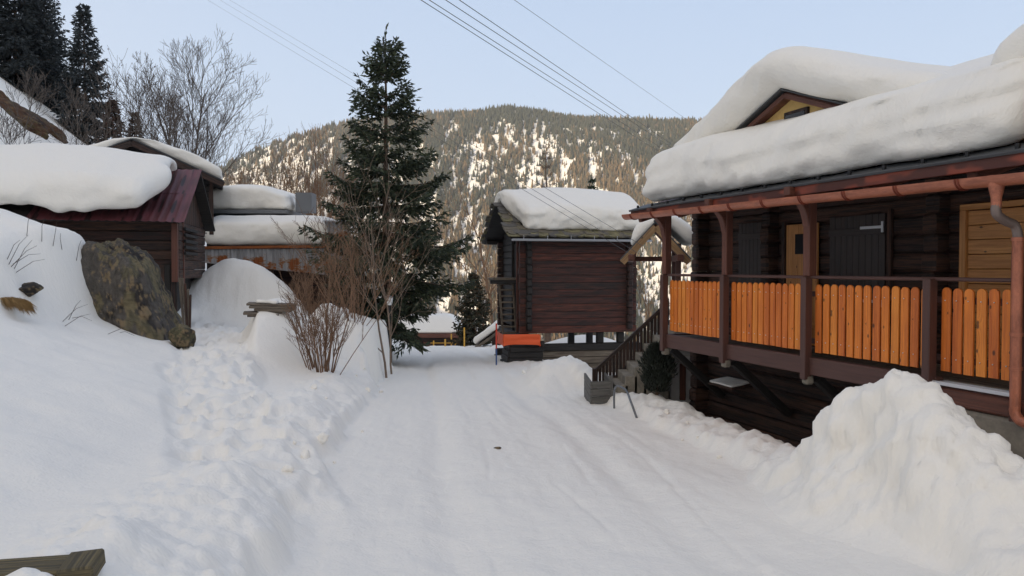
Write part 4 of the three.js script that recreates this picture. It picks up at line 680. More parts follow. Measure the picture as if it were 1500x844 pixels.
{ // shed with corrugated fascia
  const D = 23, A = at(299, 362, D), g = thing('metal_shed', 'open shed with rusty corrugated metal fascia and two tiers of roof snow', 'shed', [A.x, 0.2, -D], 0);
  const r = mulberry(9), W = at(509, 0, D).x - A.x, y0 = A.y - 0.2;
  const corr = (w, h, fb) => { const n = Math.round(w / 0.0236), P = [], ix = [], uv = []; for (let j = 0; j <= 1; j++) for (let i = 0; i <= n; i++) { const x = w * i / n; P.push(x, j ? -fb(x / w) : 0, 0.02 * Math.cos(x * Math.PI * 2 / 0.118)); uv.push(x, j ? -h : 0); } for (let i = 0; i < n; i++) ix.push(i, i + n + 1, i + n + 2, i, i + n + 2, i + 1); const e = new THREE.BufferGeometry(); e.setAttribute('position', new THREE.Float32BufferAttribute(P, 3)); e.setAttribute('uv', new THREE.Float32BufferAttribute(uv, 2)); e.setIndex(ix); e.computeVertexNormals(); return e; };
  M.rustMetal.side = THREE.DoubleSide;
  for (let i = 0; i < 4; i++) part('corrugated_sheet', corr(W / 4 + 0.03, 0.7, t => mix(0.42, 0.84, (i + t) / 4)), M.rustMetal, g, [i * W / 4, y0 - 0.05, 0.004 * (i % 2)]);
  part('edge_beam', cbox(W + 0.04, 0.09, 0.07, 0.012), M.rustBeam, g, [W / 2, y0, 0.03], [0, 0, 0.012]);
  part('side_sheet', corr(0.70, 0.72, () => 0.74), M.rustMetal, g, [W - 0.68, y0 + 0.76, -0.04], [-0.12, 0, 0]);
  part('side_cap', cbox(0.72, 0.04, 0.06, 0.006), M.zinc, g, [W - 0.33, y0 + 0.77, 0.05]);
  part('roof', cbox(W, 0.08, 2.6, 0.01), M.blackLog, g, [W / 2, y0 + 0.02, -1.4], [0.12, 0, 0]);
  part('back_wall', cbox(W, 2.6, 0.12, 0.01), M.darkLog, g, [W / 2, y0 - 1.2, -2.7]); part('side_wall', cbox(0.12, 2.4, 2.6, 0.01), M.darkLog, g, [0.1, y0 - 1.2, -1.4]);
  for (const x of [1.9, 2.9, W - 0.25]) part('post', cbox(0.15, 2.6, 0.15, 0.02), M.darkLogB, g, [x, y0 - 1.45, -0.3]);
  part('plank_screen', cbox(1.6, 0.9, 0.06, 0.01), M.darkLogB, g, [W - 1.0, y0 - 1.4, -0.9]);
  part('lower_snow', snowSlab(W * 0.84, 1.0, 2.4, 0.2, 0.08, p => { const t = p.y / 1.0; const e = 0.10 * fbm3(p.x * 1.6, p.y * 1.6, p.z * 1.6, 4); p.z += e * sst(0.8, 1.1, p.z); p.y -= 0.22 * t * sst(0.3, 1.2, p.z); p.y *= 1 + 0.10 * n2(p.x * 0.6, p.z, 4) - 0.08 * sst(0.6, 1.9, p.x); p.z += 0.12 * sst(0.5, 1.1, p.z) * Math.sin(t * 2.8); p.y += 0.03 * fbm2(p.x * 2, p.z * 2, 3); p.x += 0.25 * (1 - t) * sst(1.2, 1.8, p.x); }), M.roofSnow, g, [W * 0.42, y0 + 0.06, -1.15]);
  // upper tier
  part('upper_wall', cbox(2.6, 1.9, 1.6, 0.02), M.greySheet, g, [0.55, y0 + 0.25, -2.9]);
  part('upper_roof', cbox(2.95, 0.12, 2.2, 0.01), M.greySheet, g, [0.6, y0 + 1.16, -2.55]);
  part('upper_snow', snowSlab(2.85, 0.86, 2.1, 0.2, 0.08, p => { const t = p.y / 0.86; const e = 0.12 * fbm3(p.x * 1.6, p.y * 1.6 + 7, p.z * 1.6, 4); p.z += e * sst(0.7, 1.0, p.z); p.x += e * sst(0.9, 1.4, Math.abs(p.x)); p.y -= 0.16 * t * (sst(0.3, 1.0, p.z) + sst(0.7, 1.4, Math.abs(p.x))); p.y *= 1 + 0.10 * n2(p.x * 0.7, p.z, 14) - 0.07 * sst(0.2, 1.3, p.x); p.x += 0.14 * sst(0.6, 1.4, Math.abs(p.x)) * Math.sign(p.x) * (1 - t) * (p.x > 0 ? 0.6 : 0.3); p.y += 0.03 * fbm2(p.x * 2, p.z * 2, 3, 5); }), M.roofSnow, g, [0.6, y0 + 1.22, -2.5]);
  part('vent_box', cbox(0.52, 0.62, 0.6, 0.01), M.greySheet, g, [at(449, 0, 25).x - A.x, at(0, 298, 25).y - 0.2, -2.0]);
}
// ---------------------------------------------------------------- boulder and rocks
function rockGeo(seed, n, sx, sy, sz, rough, cols) {
  let g = new THREE.IcosahedronGeometry(1, n); g.deleteAttribute('uv'); g.deleteAttribute('normal'); g = mergeVertices(g, 1e-4);
  const P = g.attributes.position, C = new Float32Array(P.count * 3), r = mulberry(seed), pl = Array.from({ length: 12 }, () => V(r() - 0.5, r() - 0.4, r() - 0.5).normalize().multiplyScalar(1)), pd = pl.map(() => 0.55 + 0.35 * r());
  for (let i = 0; i < P.count; i++) {
    const p = V(P.getX(i), P.getY(i), P.getZ(i)).normalize(); let d = 1; pl.forEach((q, k) => { const c = p.dot(q); if (c > 0.05) d = Math.min(d, pd[k] / c); });
    d += rough * (0.16 * fbm3(p.x * 2.3 + seed, p.y * 2.3, p.z * 2.3, 4) + 0.05 * fbm3(p.x * 9 + seed, p.y * 9, p.z * 9, 3)); p.multiplyScalar(d);
    P.setXYZ(i, p.x * sx, p.y * sy, p.z * sz);
    const q = V(P.getX(i), P.getY(i), P.getZ(i)); const a = fbm3(q.x * 1.8 + seed, q.y * 1.8, q.z * 1.8, 4), b = fbm3(q.x * 9 + seed, q.y * 9, q.z * 9, 4), c = fbm3(q.x * 4.1 + 9, q.y * 3 + seed, q.z * 4.1, 5), e = fbm3(q.x * 25, q.y * 25 + seed, q.z * 25, 2);
    let col = cols.base.map((x, k) => mix(x, cols.dark[k], sst(-0.1, 0.25, a + 0.6 * b)));
    col = col.map((x, k) => mix(x, cols.pale[k], 0.8 * sst(0.06, 0.24, b * 0.8 + e * 0.7 + 0.35 * c))); col = col.map((x, k) => mix(x, cols.lichen[k], 0.7 * sst(0.10, 0.30, c + 0.7 * b)));
    C.set(col.map(x => x * (0.85 + 0.5 * e)), i * 3);
  }
  g.setAttribute('color', new THREE.BufferAttribute(C, 3)); g.computeVertexNormals();
  const uv = new Float32Array(P.count * 2); for (let i = 0; i < P.count; i++) { uv[i * 2] = P.getX(i) + P.getZ(i); uv[i * 2 + 1] = P.getY(i); } g.setAttribute('uv', new THREE.BufferAttribute(uv, 2)); return g;
}
const rockCol = { base: [0.105, 0.092, 0.078], dark: [0.034, 0.028, 0.025], pale: [0.23, 0.165, 0.090], lichen: [0.150, 0.132, 0.075] };
{ // the boulder's outline: broad top at the left, leaning flank to the right
  const g = rockGeo(31, 44, 1, 1, 1, 0, rockCol), P = g.attributes.position, O = at(196, 430, 14.4);
  for (let i = 0; i < P.count; i++) {
    const p = V(P.getX(i), P.getY(i), P.getZ(i)), m = Math.pow(Math.abs(p.x) ** 5 + Math.abs(p.y) ** 5 + Math.abs(p.z) ** 5, 0.2); p.multiplyScalar(0.96 / m);
    const q = p.clone(), f = 1 + 0.22 * fbm3(q.x * 1.3 + 4, q.y * 1.3, q.z * 1.3, 3) + 0.09 * Math.abs(fbm3(q.x * 3.4, q.y * 3.4 + 2, q.z * 3.4, 3)) + 0.05 * fbm3(q.x * 9, q.y * 9, q.z * 9, 3); p.multiplyScalar(f);
    const k = clamp((p.y + 1) / 2, 0, 1), L = mix(-0.92, -0.74, k), R = mix(0.90, 0.36, Math.pow(k, 0.85)); P.setXYZ(i, mix(L, R, (p.x + 1) / 2), p.y * 1.08 + 0.10 * p.x * -k, p.z * mix(0.9, 0.6, k) + 0.1 * k);
  }
  g.computeVertexNormals();
  tag(part('boulder', g, M.rock, scene, [O.x, 0.93, O.z], [0, 0.06, 0]), 'huge grey boulder mottled with ochre lichen in front of the red roofed hut', 'boulder');
  const g2 = rockGeo(8, 12, 0.26, 0.30, 0.25, 0.9, { ...rockCol, base: [0.12, 0.11, 0.06] }); const p = at(268, 494, 13.9); tag(part('rock', g2, M.rock, scene, [p.x, p.y, p.z]), 'small mossy stone in snow at the foot of the huge boulder', 'rock');
  const g3 = rockGeo(18, 10, 0.3, 0.36, 0.3, 0.9, rockCol); const p3 = at(126, 418, 14.1); tag(part('rock', g3, M.rock, scene, [p3.x, p3.y, p3.z]), 'dark grey stone wedged left of the huge boulder under the drift', 'rock');
  const g4 = rockGeo(28, 8, 0.24, 0.13, 0.2, 0.9, rockCol); const p4 = ground(40, 428); tag(part('rock', g4, M.rock, scene, [p4.x, p4.y + 0.04, p4.z]), 'low dark stone showing through the snow slope near the grass tuft', 'rock');
  const g5 = rockGeo(38, 12, 0.42, 0.55, 0.35, 0.9, { ...rockCol, base: [0.16, 0.125, 0.08] }); const p5 = at(503, 492, 16.8); tag(part('rock', g5, M.rock, scene, [p5.x, p5.y, p5.z]), 'tan stone block behind the reddish bush', 'rock');
}
{ // brown rock bands on the hill at the left
  const cols = { base: [0.12, 0.062, 0.036], dark: [0.045, 0.028, 0.02], pale: [0.19, 0.12, 0.06], lichen: [0.10, 0.085, 0.04] };
  [[30, 196, 30, 1.5, 'broad brown earth and rock band across the snowy hill'], [62, 160, 33, 1.3, 'rusty rock outcrop under the hilltop spruces'], [95, 188, 31, 0.9, 'narrow brown rock rib low on the snowy hill'], [5, 125, 31, 0.8, 'small brown rock at the top edge of the hill'], [110, 205, 30, 0.6, 'small dark rock beside the bare saplings on the hill']].forEach(([px, py, D, s, lab], i) => {
    const X = (px - 750) / 1130 * D; const g = rockGeo(60 + i, 12, s, 0.32 * s + 0.12, 0.5 * s, 1.1, cols); const o = part('rock', g, M.rock, scene, [X, H(X, D) + 0.02, -D], [0, 0.2, -0.52]); tag(o, lab, 'rock', 'rocks on the hill');
  });
}
{ // weathered planks on the mound
  const p = at(398, 446, 14.7), g = thing('plank_stack', 'weathered grey planks and slabs stacked on the snow mound', 'planks', [p.x, p.y, p.z], 0.2); const r = mulberry(3);
  for (let i = 0; i < 5; i++) part('plank', cbox(0.75 - 0.06 * i + 0.2 * r(), 0.045, 0.3, 0.008, i), M.greyWood, g, [0.02 * i - (i > 2 ? 0.22 : 0), -0.05 * i, 0.03 * (r() - 0.5)], [0.05, 0.3 * (r() - 0.5), 0.07 * (r() - 0.6)]);
  part('snow_cap', snowSlab(0.4, 0.07, 0.25, 0.03, 0.04, q => { q.y += 0.02 * n2(q.x * 7, q.z * 7); }), M.roofSnow, g, [-0.08, 0.02, 0]);
}
{ const X = -2.10, D = 3.24; const g = thing('wooden_plank', 'mossy weathered plank end sticking out of the snow at the lower road bank', 'plank', [X, 0.30, -D], 0.12);
  part('plank_board', cbox(1.1, 0.07, 0.16, 0.008, 2), M.mossBoard, g, [-0.28, 0, 0], [0.1, 0, 0.03]); part('plank_board', cbox(0.14, 0.075, 0.18, 0.008, 4), M.mossBoard, g, [0.26, 0.022, 0.0], [0.1, 0.1, 0.05]); }
{ // far house
  const D = 50, A = at(590, 489, D), B = at(678, 489, D), g = thing('far_house', 'distant low house with smooth hipped roof of snow at the end of the road', 'house', [(A.x + B.x) / 2, 0, -D]);
  const W = B.x - A.x + 1.0, ym = A.y;
  part('wall', cbox(W - 0.5, 2.4, 4.2, 0.02), M.darkLog, g, [-0.5, ym - 1.35, -2.4]); part('eaves_board', cbox(W + 0.1, 0.28, 4.9, 0.02), M.redwood, g, [-0.5, ym - 0.12, -2.3]);
  part('white_panel', cbox(1.1, 0.5, 0.06, 0.01), M.whitewash, g, [-1.6, ym - 0.75, -0.28]); part('window', cbox(0.5, 0.5, 0.06, 0.01), M.redwood, g, [-0.4, ym - 0.8, -0.28]);
  part('fence_rail', cbox(1.8, 0.04, 0.04, 0.01), M.yellow, g, [0.8, ym - 0.55, 0.6]); part('fence_rail', cbox(1.8, 0.04, 0.04, 0.01), M.yellow, g, [0.8, ym - 0.95, 0.6]); part('fence_post', cbox(0.08, 2.2, 0.08, 0.01), M.yellow, g, [0.1, ym - 1.5, 0.56]); part('fence_post', cbox(0.08, 2.2, 0.08, 0.01), M.yellow, g, [1.5, ym - 1.5, 0.56]);
  part('roof_snow', snowSlab(W + 0.2, 1.35, 5.0, 0.3, 0.14, p => { const t = p.y / 1.35; p.x *= 1 - 0.42 * t; p.z *= 1 - 0.5 * t; p.y -= 0.25 * t * t; }), M.roofSnow, g, [-0.5, ym + 0.02, -2.3]);
}
{ const P = at(716, 490, 33), g = thing('wood_shelter', 'low lean-to woodshed with snow on its roof behind the barn', 'shed', [P.x, P.y, P.z], 0); part('roof', cbox(1.9, 0.1, 1.6, 0.01), M.greyWood, g, [0.2, 0, 0], [0, 0, 0.62]); part('roof_snow', snowSlab(1.7, 0.26, 1.4, 0.12, 0.08, p => { p.y += 0.04 * n2(p.x * 2, p.z * 2); }), M.roofSnow, g, [0.15, 0.09, 0], [0, 0, 0.62]); part('wall', cbox(1.2, 1.7, 1.3, 0.01), M.darkLog, g, [0.75, -0.6, 0]); part('post', cbox(0.1, 1.2, 0.1, 0.01), M.greyWood, g, [-0.5, -1.1, 0.6]); }
{ const a = at(570, 447, 20.2), g = thing('lantern_post', 'small white lantern on a thin dark post beside the spruce', 'lantern', [a.x, H(a.x, 20.2), -20.2]); const h = a.y - H(a.x, 20.2); part('post', new THREE.CylinderGeometry(0.03, 0.04, h, 8), M.iron, g, [0, h / 2, 0]); part('lamp_glass', new THREE.CylinderGeometry(0.10, 0.07, 0.2, 8), M.white, g, [0, h + 0.1, 0]); part('lamp_cap', new THREE.ConeGeometry(0.13, 0.07, 8), M.zinc, g, [0, h + 0.235, 0]); }

// ---------------------------------------------------------------- trees and plants
function conifer(seed, h, R, o = {}) {
  const r = mulberry(seed), tr = new MB(), cr = new MB(), { y0 = 0.12, step = 0.27, nb = 6, dens = 1, spray = 0.13, wid = 0.04, pw = 0.85, droop = 0.25, cols = [[0.020, 0.032, 0.017], [0.034, 0.048, 0.024], [0.052, 0.064, 0.030]], bare = 0, vary = 0.6, top = 0.985 } = o;
  const wig = y => V(0.05 * n2(y * 0.4, seed) * h / 9, y, 0.05 * n2(y * 0.4, seed + 5) * h / 9);
  const pts = []; for (let i = 0; i <= 14; i++) pts.push(wig(i / 14 * h)); tr.tube(pts, 0.018 * h, 0.004, 8);
  const kite = (p, d, len, w, col) => { const side = V(r() - 0.5, r() - 0.5, r() - 0.5).cross(d).normalize().multiplyScalar(w * (0.6 + 0.8 * r())); const m = p.clone().addScaledVector(d, len * 0.45), e = p.clone().addScaledVector(d, len), a = m.clone().add(side), b = m.clone().sub(side); cr.tri(p, a, e, col); cr.tri(p, e, b, col); };
  const pick = () => { const c = cols[Math.floor(r() * cols.length)], k = 0.75 + 0.5 * r(); return c.map(x => x * k); };
  const along = (pts, s0, k) => { // needles along a curve
    for (let i = 0; i < pts.length - 1; i++) { const a = pts[i], b = pts[i + 1], L = a.distanceTo(b), d = b.clone().sub(a).normalize(), n = Math.max(1, Math.round(L / (spray * 0.42) * dens * k)); for (let j = 0; j < n; j++) { const p = a.clone().lerp(b, r()); const dd = d.clone().add(V(r() - 0.5, r() - 0.62, r() - 0.5).multiplyScalar(1.15)).normalize(); kite(p, dd, spray * (0.6 + 0.7 * r()), wid * 0.5, pick()); } }
  };
  let az = r() * 6;
  for (let y = y0 * h; y < h * top; y += step * (0.6 + 0.8 * r()) * (h / 9) * mix(1, 0.55, y / h)) {
    const t = clamp((y / h - y0) / (1 - y0), 0, 1), n = Math.max(3, Math.round(nb * mix(1.1, 0.7, t) + (r() - 0.5) * 2));
    for (let i = 0; i < n; i++) {
      az += 2.4 + (r() - 0.5) * 0.8; const L = R * Math.pow(1 - t, pw) * (1.15 - vary + vary * r()) * (t < 0.12 ? 0.62 : 1) + 0.08; const e0 = mix(-droop, 0.75, Math.pow(t, 1.3)) + (r() - 0.5) * 0.25;
      const dir = V(Math.cos(az), 0, Math.sin(az)), base = wig(y), bp = [], ns = 6; for (let k = 0; k <= ns; k++) { const s = k / ns; bp.push(base.clone().addScaledVector(dir, L * s * Math.cos(e0)).add(V(0, L * (Math.sin(e0) * s - 0.18 * (1 - t) * s + 0.30 * (1 - 0.4 * t) * s * s * s), 0))); }
      tr.tube([bp[0], bp[2], bp[4], bp[6]], 0.010 + 0.010 * L, 0.003, 3);
      along(bp.slice(1), 0, 1.3);
      const side = V(-dir.z, 0, dir.x), nbk = Math.round(L / 0.10 * Math.min(1, dens + 0.2)) + 2;
      for (let k = 0; k < nbk; k++) for (const q of [-1, 1]) {
        const s = 0.12 + 0.86 * (k + r()) / nbk, f = s * ns, i0 = Math.min(ns - 1, Math.floor(f)), p = bp[i0].clone().lerp(bp[i0 + 1], f - i0), bl = (0.42 * L * Math.pow(1 - s, 0.7) + 0.10) * (0.6 + 0.7 * r()), ax = bp[i0 + 1].clone().sub(bp[i0]).normalize();
        const d = ax.multiplyScalar(0.75).addScaledVector(side, q * (0.8 + 0.3 * r())).add(V(0, -0.18 - 0.2 * r(), 0)).normalize(), m = p.clone().addScaledVector(d, bl * 0.5).add(V(0, -0.02 * bl, 0)), e = p.clone().addScaledVector(d, bl).add(V(0, -0.12 * bl, 0));
        if (r() < bare) { cr.tri(p, m.clone().add(V(0, 0.006, 0)), e, pick()); continue; }
        along([p, m, e], 0, 1);
      }
    }
  }
  // leader
  along([V(pts[14].x, h * 0.965, pts[14].z), pts[14].clone()], 0, 1.5);
  return [tr.geo(true), cr.geo(false)];
}
function plantConifer(name, label, cat, x, y, D, seed, h, R, o, turn = 0, group) { const g = thing(name, label, cat, [x, y, -D], turn, group), [t, c] = conifer(seed, h, R, o); part('trunk', t, M.bark, g); part('crown', c, M.needle, g); return g; }
function bareGeo(seed, h, o = {}) {
  const r = mulberry(seed), tr = new MB(), cr = new MB(), lf = new MB(), { spread = 0.55, levels = 4, kids = [7, 6, 5, 4], rad = 0.011, up = 0.35, leaves = 0, first = 0.18, tmin = 0.0035, stems = 1, cols = [[0.2, 0.09, 0.035]] } = o;
  const grow = (p, d, len, rd, lv, out) => {
    const pts = [p.clone()], n = 5; let q = p.clone(), dd = d.clone();
    for (let i = 0; i < n; i++) { dd.add(V((r() - 0.5) * 0.28, (r() - 0.5) * 0.2 + up * 0.14 * (lv > 0 ? 1 : 0.3), (r() - 0.5) * 0.28)).normalize(); q = q.clone().addScaledVector(dd, len / n); pts.push(q); }
    out.tube(pts, rd, Math.max(tmin, rd * 0.3), lv === 0 ? 7 : lv === 1 ? 5 : 3);
    if (leaves && lv >= levels - 1) for (let i = 0; i < leaves; i++) if (r() < 0.7) { const c = pts[1 + Math.floor(r() * n)], s = 0.035 + 0.04 * r(), a = V(r() - 0.5, r() - 0.5, r() - 0.5).normalize().multiplyScalar(s), b = V(r() - 0.5, r() - 0.5, r() - 0.5).normalize().multiplyScalar(s); const k = cols[Math.floor(r() * cols.length)]; lf.tri(c, c.clone().add(a), c.clone().add(b), k); }
    if (lv >= levels - 1) return;
    const nk = kids[lv]; let az = r() * 6;
    for (let k = 0; k < nk; k++) { const s = mix(lv === 0 ? first : 0.2, 0.98, (k + r() * 0.8) / nk), f = s * n, i0 = Math.min(n - 1, Math.floor(f)), b = pts[i0].clone().lerp(pts[i0 + 1], f - i0), ax = pts[i0 + 1].clone().sub(pts[i0]).normalize(); az += 2.4 + (r() - 0.5); const s1 = V(Math.cos(az), 0.1, Math.sin(az)).cross(ax).normalize(); const nd = ax.clone().multiplyScalar(Math.cos(spread)).addScaledVector(s1, Math.sin(spread) * (0.8 + 0.5 * r())).normalize(); grow(b, nd, len * (lv === 0 ? 0.62 * (1.15 - 0.75 * s) + 0.08 : 0.55 * (1.1 - 0.5 * s)) * (0.7 + 0.6 * r()), Math.max(tmin, rd * mix(0.55, 0.3, s)), lv + 1, cr); }
  };
  for (let s = 0; s < stems; s++) grow(V((r() - 0.5) * 0.1 * stems, -0.25, (r() - 0.5) * 0.1 * stems), V((r() - 0.5) * 0.2 * stems, 1, (r() - 0.5) * 0.2 * stems).normalize(), h * (0.85 + 0.2 * r()), rad * h, 0, tr);
  return [tr.geo(true), cr.geo(false), lf.p.length ? lf.geo(false) : null];
}
function plantBare(name, label, cat, x, y, D, seed, h, o, m, group) { const g = thing(name, label, cat, [x, y, -D], 0, group), [t, c, l] = bareGeo(seed, h, o); part('trunk', t, m, g); part('crown', c, m, g); if (l) part('foliage', l, M.needle, g); return g; }
const gx = (px, D) => (px - 750) / 1130 * D;

// the tall spruce by the road
{ const D = 21.8, x = gx(566, D), y = H(x, D) - 0.3; plantConifer('spruce_tree', 'tall dark green spruce standing alone beside the snowy road', 'spruce', x, y, D, 7, at(0, 44, D).y - y, 2.75, { y0: 0.15, step: 0.40, nb: 6, pw: 0.80, droop: 0.30, dens: 1.3, spray: 0.165, wid: 0.055, vary: 0.62, top: 0.95 }, 0.6); }
{ const D = 38, x = gx(694, D), y = H(x, D) - 0.2; plantConifer('spruce_tree', 'small bushy brownish green spruce beyond the road end beside the barn', 'spruce', x, y, D, 17, at(0, 403, D).y - y, 1.35, { y0: 0.04, step: 0.55, nb: 7, spray: 0.15, wid: 0.07, cols: [[0.028, 0.036, 0.020], [0.045, 0.050, 0.028], [0.085, 0.055, 0.028]] }); }
const blueN = [[0.020, 0.026, 0.026], [0.030, 0.038, 0.040], [0.042, 0.052, 0.058]];
[[28, -60, 44, 21, 3.1, 'great dark spruce at the edge of the hilltop clump'], [66, -22, 47, 22, 2.5, 'broad dark spruce in the middle of the hilltop clump'], [128, 10, 43, 23, 1.75, 'slim bluish spruce standing apart on the hilltop']].forEach(([px, py, D, sd, R, lab]) => { const x = gx(px, D), y = H(x, D) - 0.4; plantConifer('spruce_tree', lab, 'spruce', x, y, D, sd, at(0, py, D).y - y, R, { y0: 0.05, step: 0.36, nb: 6, spray: 0.22, wid: 0.085, dens: 0.95, pw: 0.75, cols: blueN, droop: 0.35 }, 0, 'spruces on the hilltop'); });
[[168, 150, 40, 24, 0.9, 'short russet conifer above the black gabled hut'], [200, 168, 42, 25, 0.8, 'little brown conifer left of the big bare tree']].forEach(([px, py, D, sd, R, lab]) => { const x = gx(px, D), y = H(x, D) - 0.3; plantConifer('spruce_tree', lab, 'spruce', x, y, D, sd, Math.max(2, at(0, py, D).y - y), R, { y0: 0.08, step: 0.5, nb: 6, spray: 0.2, wid: 0.08, dens: 0.8, cols: [[0.07, 0.032, 0.022], [0.05, 0.03, 0.022], [0.035, 0.032, 0.024]] }); });
// bare larch and other crowns behind the barn
{ const D = 80, x = gx(801, D), y = H(x, D) - 0.5; plantConifer('larch_tree', 'leafless brown larch rising behind the snowy barn roof', 'larch', x, y, D, 31, at(0, 203, D).y - y, 2.6, { y0: 0.25, step: 0.5, nb: 5, dens: 0.42, spray: 0.3, wid: 0.05, pw: 0.7, cols: [[0.10, 0.06, 0.035], [0.07, 0.045, 0.03]], bare: 0.4 }); }
{ const D = 70, x = gx(867, D), y = H(x, D) - 0.5; plantConifer('spruce_tree', 'spruce tip just showing over the snowy barn roof', 'spruce', x, y, D, 33, at(0, 261, D).y - y, 2.2, { y0: 0.2, step: 0.6, nb: 6, spray: 0.3, wid: 0.11, dens: 0.7 }); }
{ const D = 34, x = gx(958, D), y = H(x, D) - 0.3; plantBare('bare_tree', 'rusty leaved small tree in the gap between barn and stair', 'tree', x, y, D, 44, at(0, 415, D).y - y, { levels: 4, kids: [7, 5, 4], leaves: 3, cols: [[0.30, 0.15, 0.05], [0.22, 0.11, 0.04]] }, M.twigBrown); }
[[722, 330, 44, 41], [702, 345, 48, 42]].forEach(([px, py, D, sd], i) => { const x = gx(px, D), y = H(x, D) - 0.3; plantBare('bare_tree', ['leafless tree with rusty leaves close against the barn gable', 'thin leafless tree with a few rusty leaves above the small spruce'][i], 'tree', x, y, D, sd, at(0, py, D).y - y, { levels: 4, kids: [8, 6, 5], leaves: 3, spread: 0.6, cols: [[0.26, 0.12, 0.05], [0.20, 0.10, 0.05]] }, M.twigBrown); });
// bare trees behind huts and shed
{ const D = 34, x = gx(283, D), y = H(x, D) - 0.2; plantBare('bare_tree', 'large leafless many branched tree spreading behind the gabled hut', 'tree', x, y, D, 51, at(0, 132, D).y - y, { levels: 5, kids: [9, 7, 5, 4], spread: 0.50, up: 0.55, first: 0.12, rad: 0.010, tmin: 0.006, stems: 3 }, M.twig); }
[[205, 118, 33, 52, 'slender leafless tree with a few withered leaves left of the big bare tree', 2], [232, 150, 31, 56, 'leafless tree rising directly over the gabled hut roof', 1], [172, 128, 30, 53, 'leafless sapling over the red roofed hut', 0], [40, 110, 27, 54, 'pale leafless sapling on the hill before the spruces', 0], [20, 160, 22, 55, 'twiggy leafless shrub tree at the left foot of the hill', 0], [115, 150, 26, 57, 'twiggy leafless sapling below the slim bluish spruce', 0]].forEach(([px, py, D, sd, lab, lv]) => { const x = gx(px, D), y = H(x, D) - 0.2; plantBare('bare_tree', lab, 'tree', x, y, D, sd, Math.max(1.5, at(0, py, D).y - y), { levels: 4, kids: [8, 6, 5], spread: 0.52, up: 0.45, rad: 0.009, tmin: 0.0055, leaves: lv, cols: [[0.06, 0.035, 0.03], [0.10, 0.05, 0.03]] }, M.twig); });
[[352, 255, 52, 61], [402, 262, 55, 62], [428, 262, 50, 63], [455, 255, 58, 64], [478, 268, 52, 65]].forEach(([px, py, D, sd], i) => { const x = gx(px, D), y = H(x, D) - 0.3; plantBare('bare_tree', 'brown leafless tree in the row behind the metal shed', 'tree', x, y, D, sd, at(0, py, D).y - y, { levels: 4, kids: [9, 6, 4], spread: 0.5, up: 0.4, rad: 0.010, tmin: 0.008, stems: 2 }, M.twigBrown, 'trees behind the metal shed'); });
// saplings before the spruce
[[566, 292, 17.2, 71, 3.9], [577, 318, 18.2, 72, 3.4]].forEach(([px, py, D, sd], i) => { const x = gx(px, D), y = H(x, D) - 0.2; plantBare('sapling', ['thin pale leafless sapling in front of the tall spruce', 'shorter forked leafless sapling growing from the snow bank by the tall spruce'][i], 'sapling', x, y, D, sd, at(0, py, D).y - y, { levels: 4, kids: [9, 4, 3], spread: 0.55, up: 0.5, rad: 0.007, tmin: 0.0028, first: 0.25 }, M.twigPale); });
// reddish bush
function bushGeo(seed, n, h, sp, thin) { const r = mulberry(seed), b = new MB(); const tw = (p, d, len, rd, lv) => { const pts = [p.clone()]; let q = p.clone(), dd = d.clone(); for (let i = 0; i < 4; i++) { dd.add(V((r() - 0.5) * 0.22, (r() - 0.4) * 0.10, (r() - 0.5) * 0.22)).normalize(); q = q.clone().addScaledVector(dd, len / 4); pts.push(q); } b.tube(pts, rd, Math.max(thin, rd * 0.4), lv ? 3 : 5); if (lv > 2) return; const k = lv === 0 ? 5 : 3; for (let i = 0; i < k; i++) { const t = 0.25 + 0.73 * r(), f = t * 4, i0 = Math.min(3, Math.floor(f)), c = pts[i0].clone().lerp(pts[i0 + 1], f - i0); tw(c, dd.clone().add(V((r() - 0.5) * 1.3, (r() - 0.25) * 0.6, (r() - 0.5) * 1.3)).normalize(), len * (0.28 + 0.25 * r()), rd * 0.5, lv + 1); } }; for (let i = 0; i < n; i++) { const a = r() * 6.28, q = Math.sqrt(r()), lean = q * sp; tw(V(Math.cos(a) * q * 0.22, -0.15, Math.sin(a) * q * 0.2), V(Math.cos(a) * lean, 1, Math.sin(a) * lean).normalize(), h * (0.6 + 0.5 * r()), 0.006 + 0.010 * r(), 0); } return b.geo(false); }
{ const D = 13.6, x = gx(474, D), y = H(x, D); const g = thing('bush', 'dense reddish brown leafless bush on the snow bank', 'bush', [x, y, -D]); part('stems', bushGeo(81, 22, 1.7, 0.32, 0.0028), M.twigBrown, g); part('twigs', bushGeo(82, 13, 2.15, 0.55, 0.0022), M.twigBrown, g); }
{ const D = 16.2, x = gx(520, D), y = H(x, D); const g = thing('bush', 'thin leafless bush behind the dense reddish one', 'bush', [x, y, -D]); part('stems', bushGeo(83, 16, 1.8, 0.75, 0.003), M.twigBrown, g); }
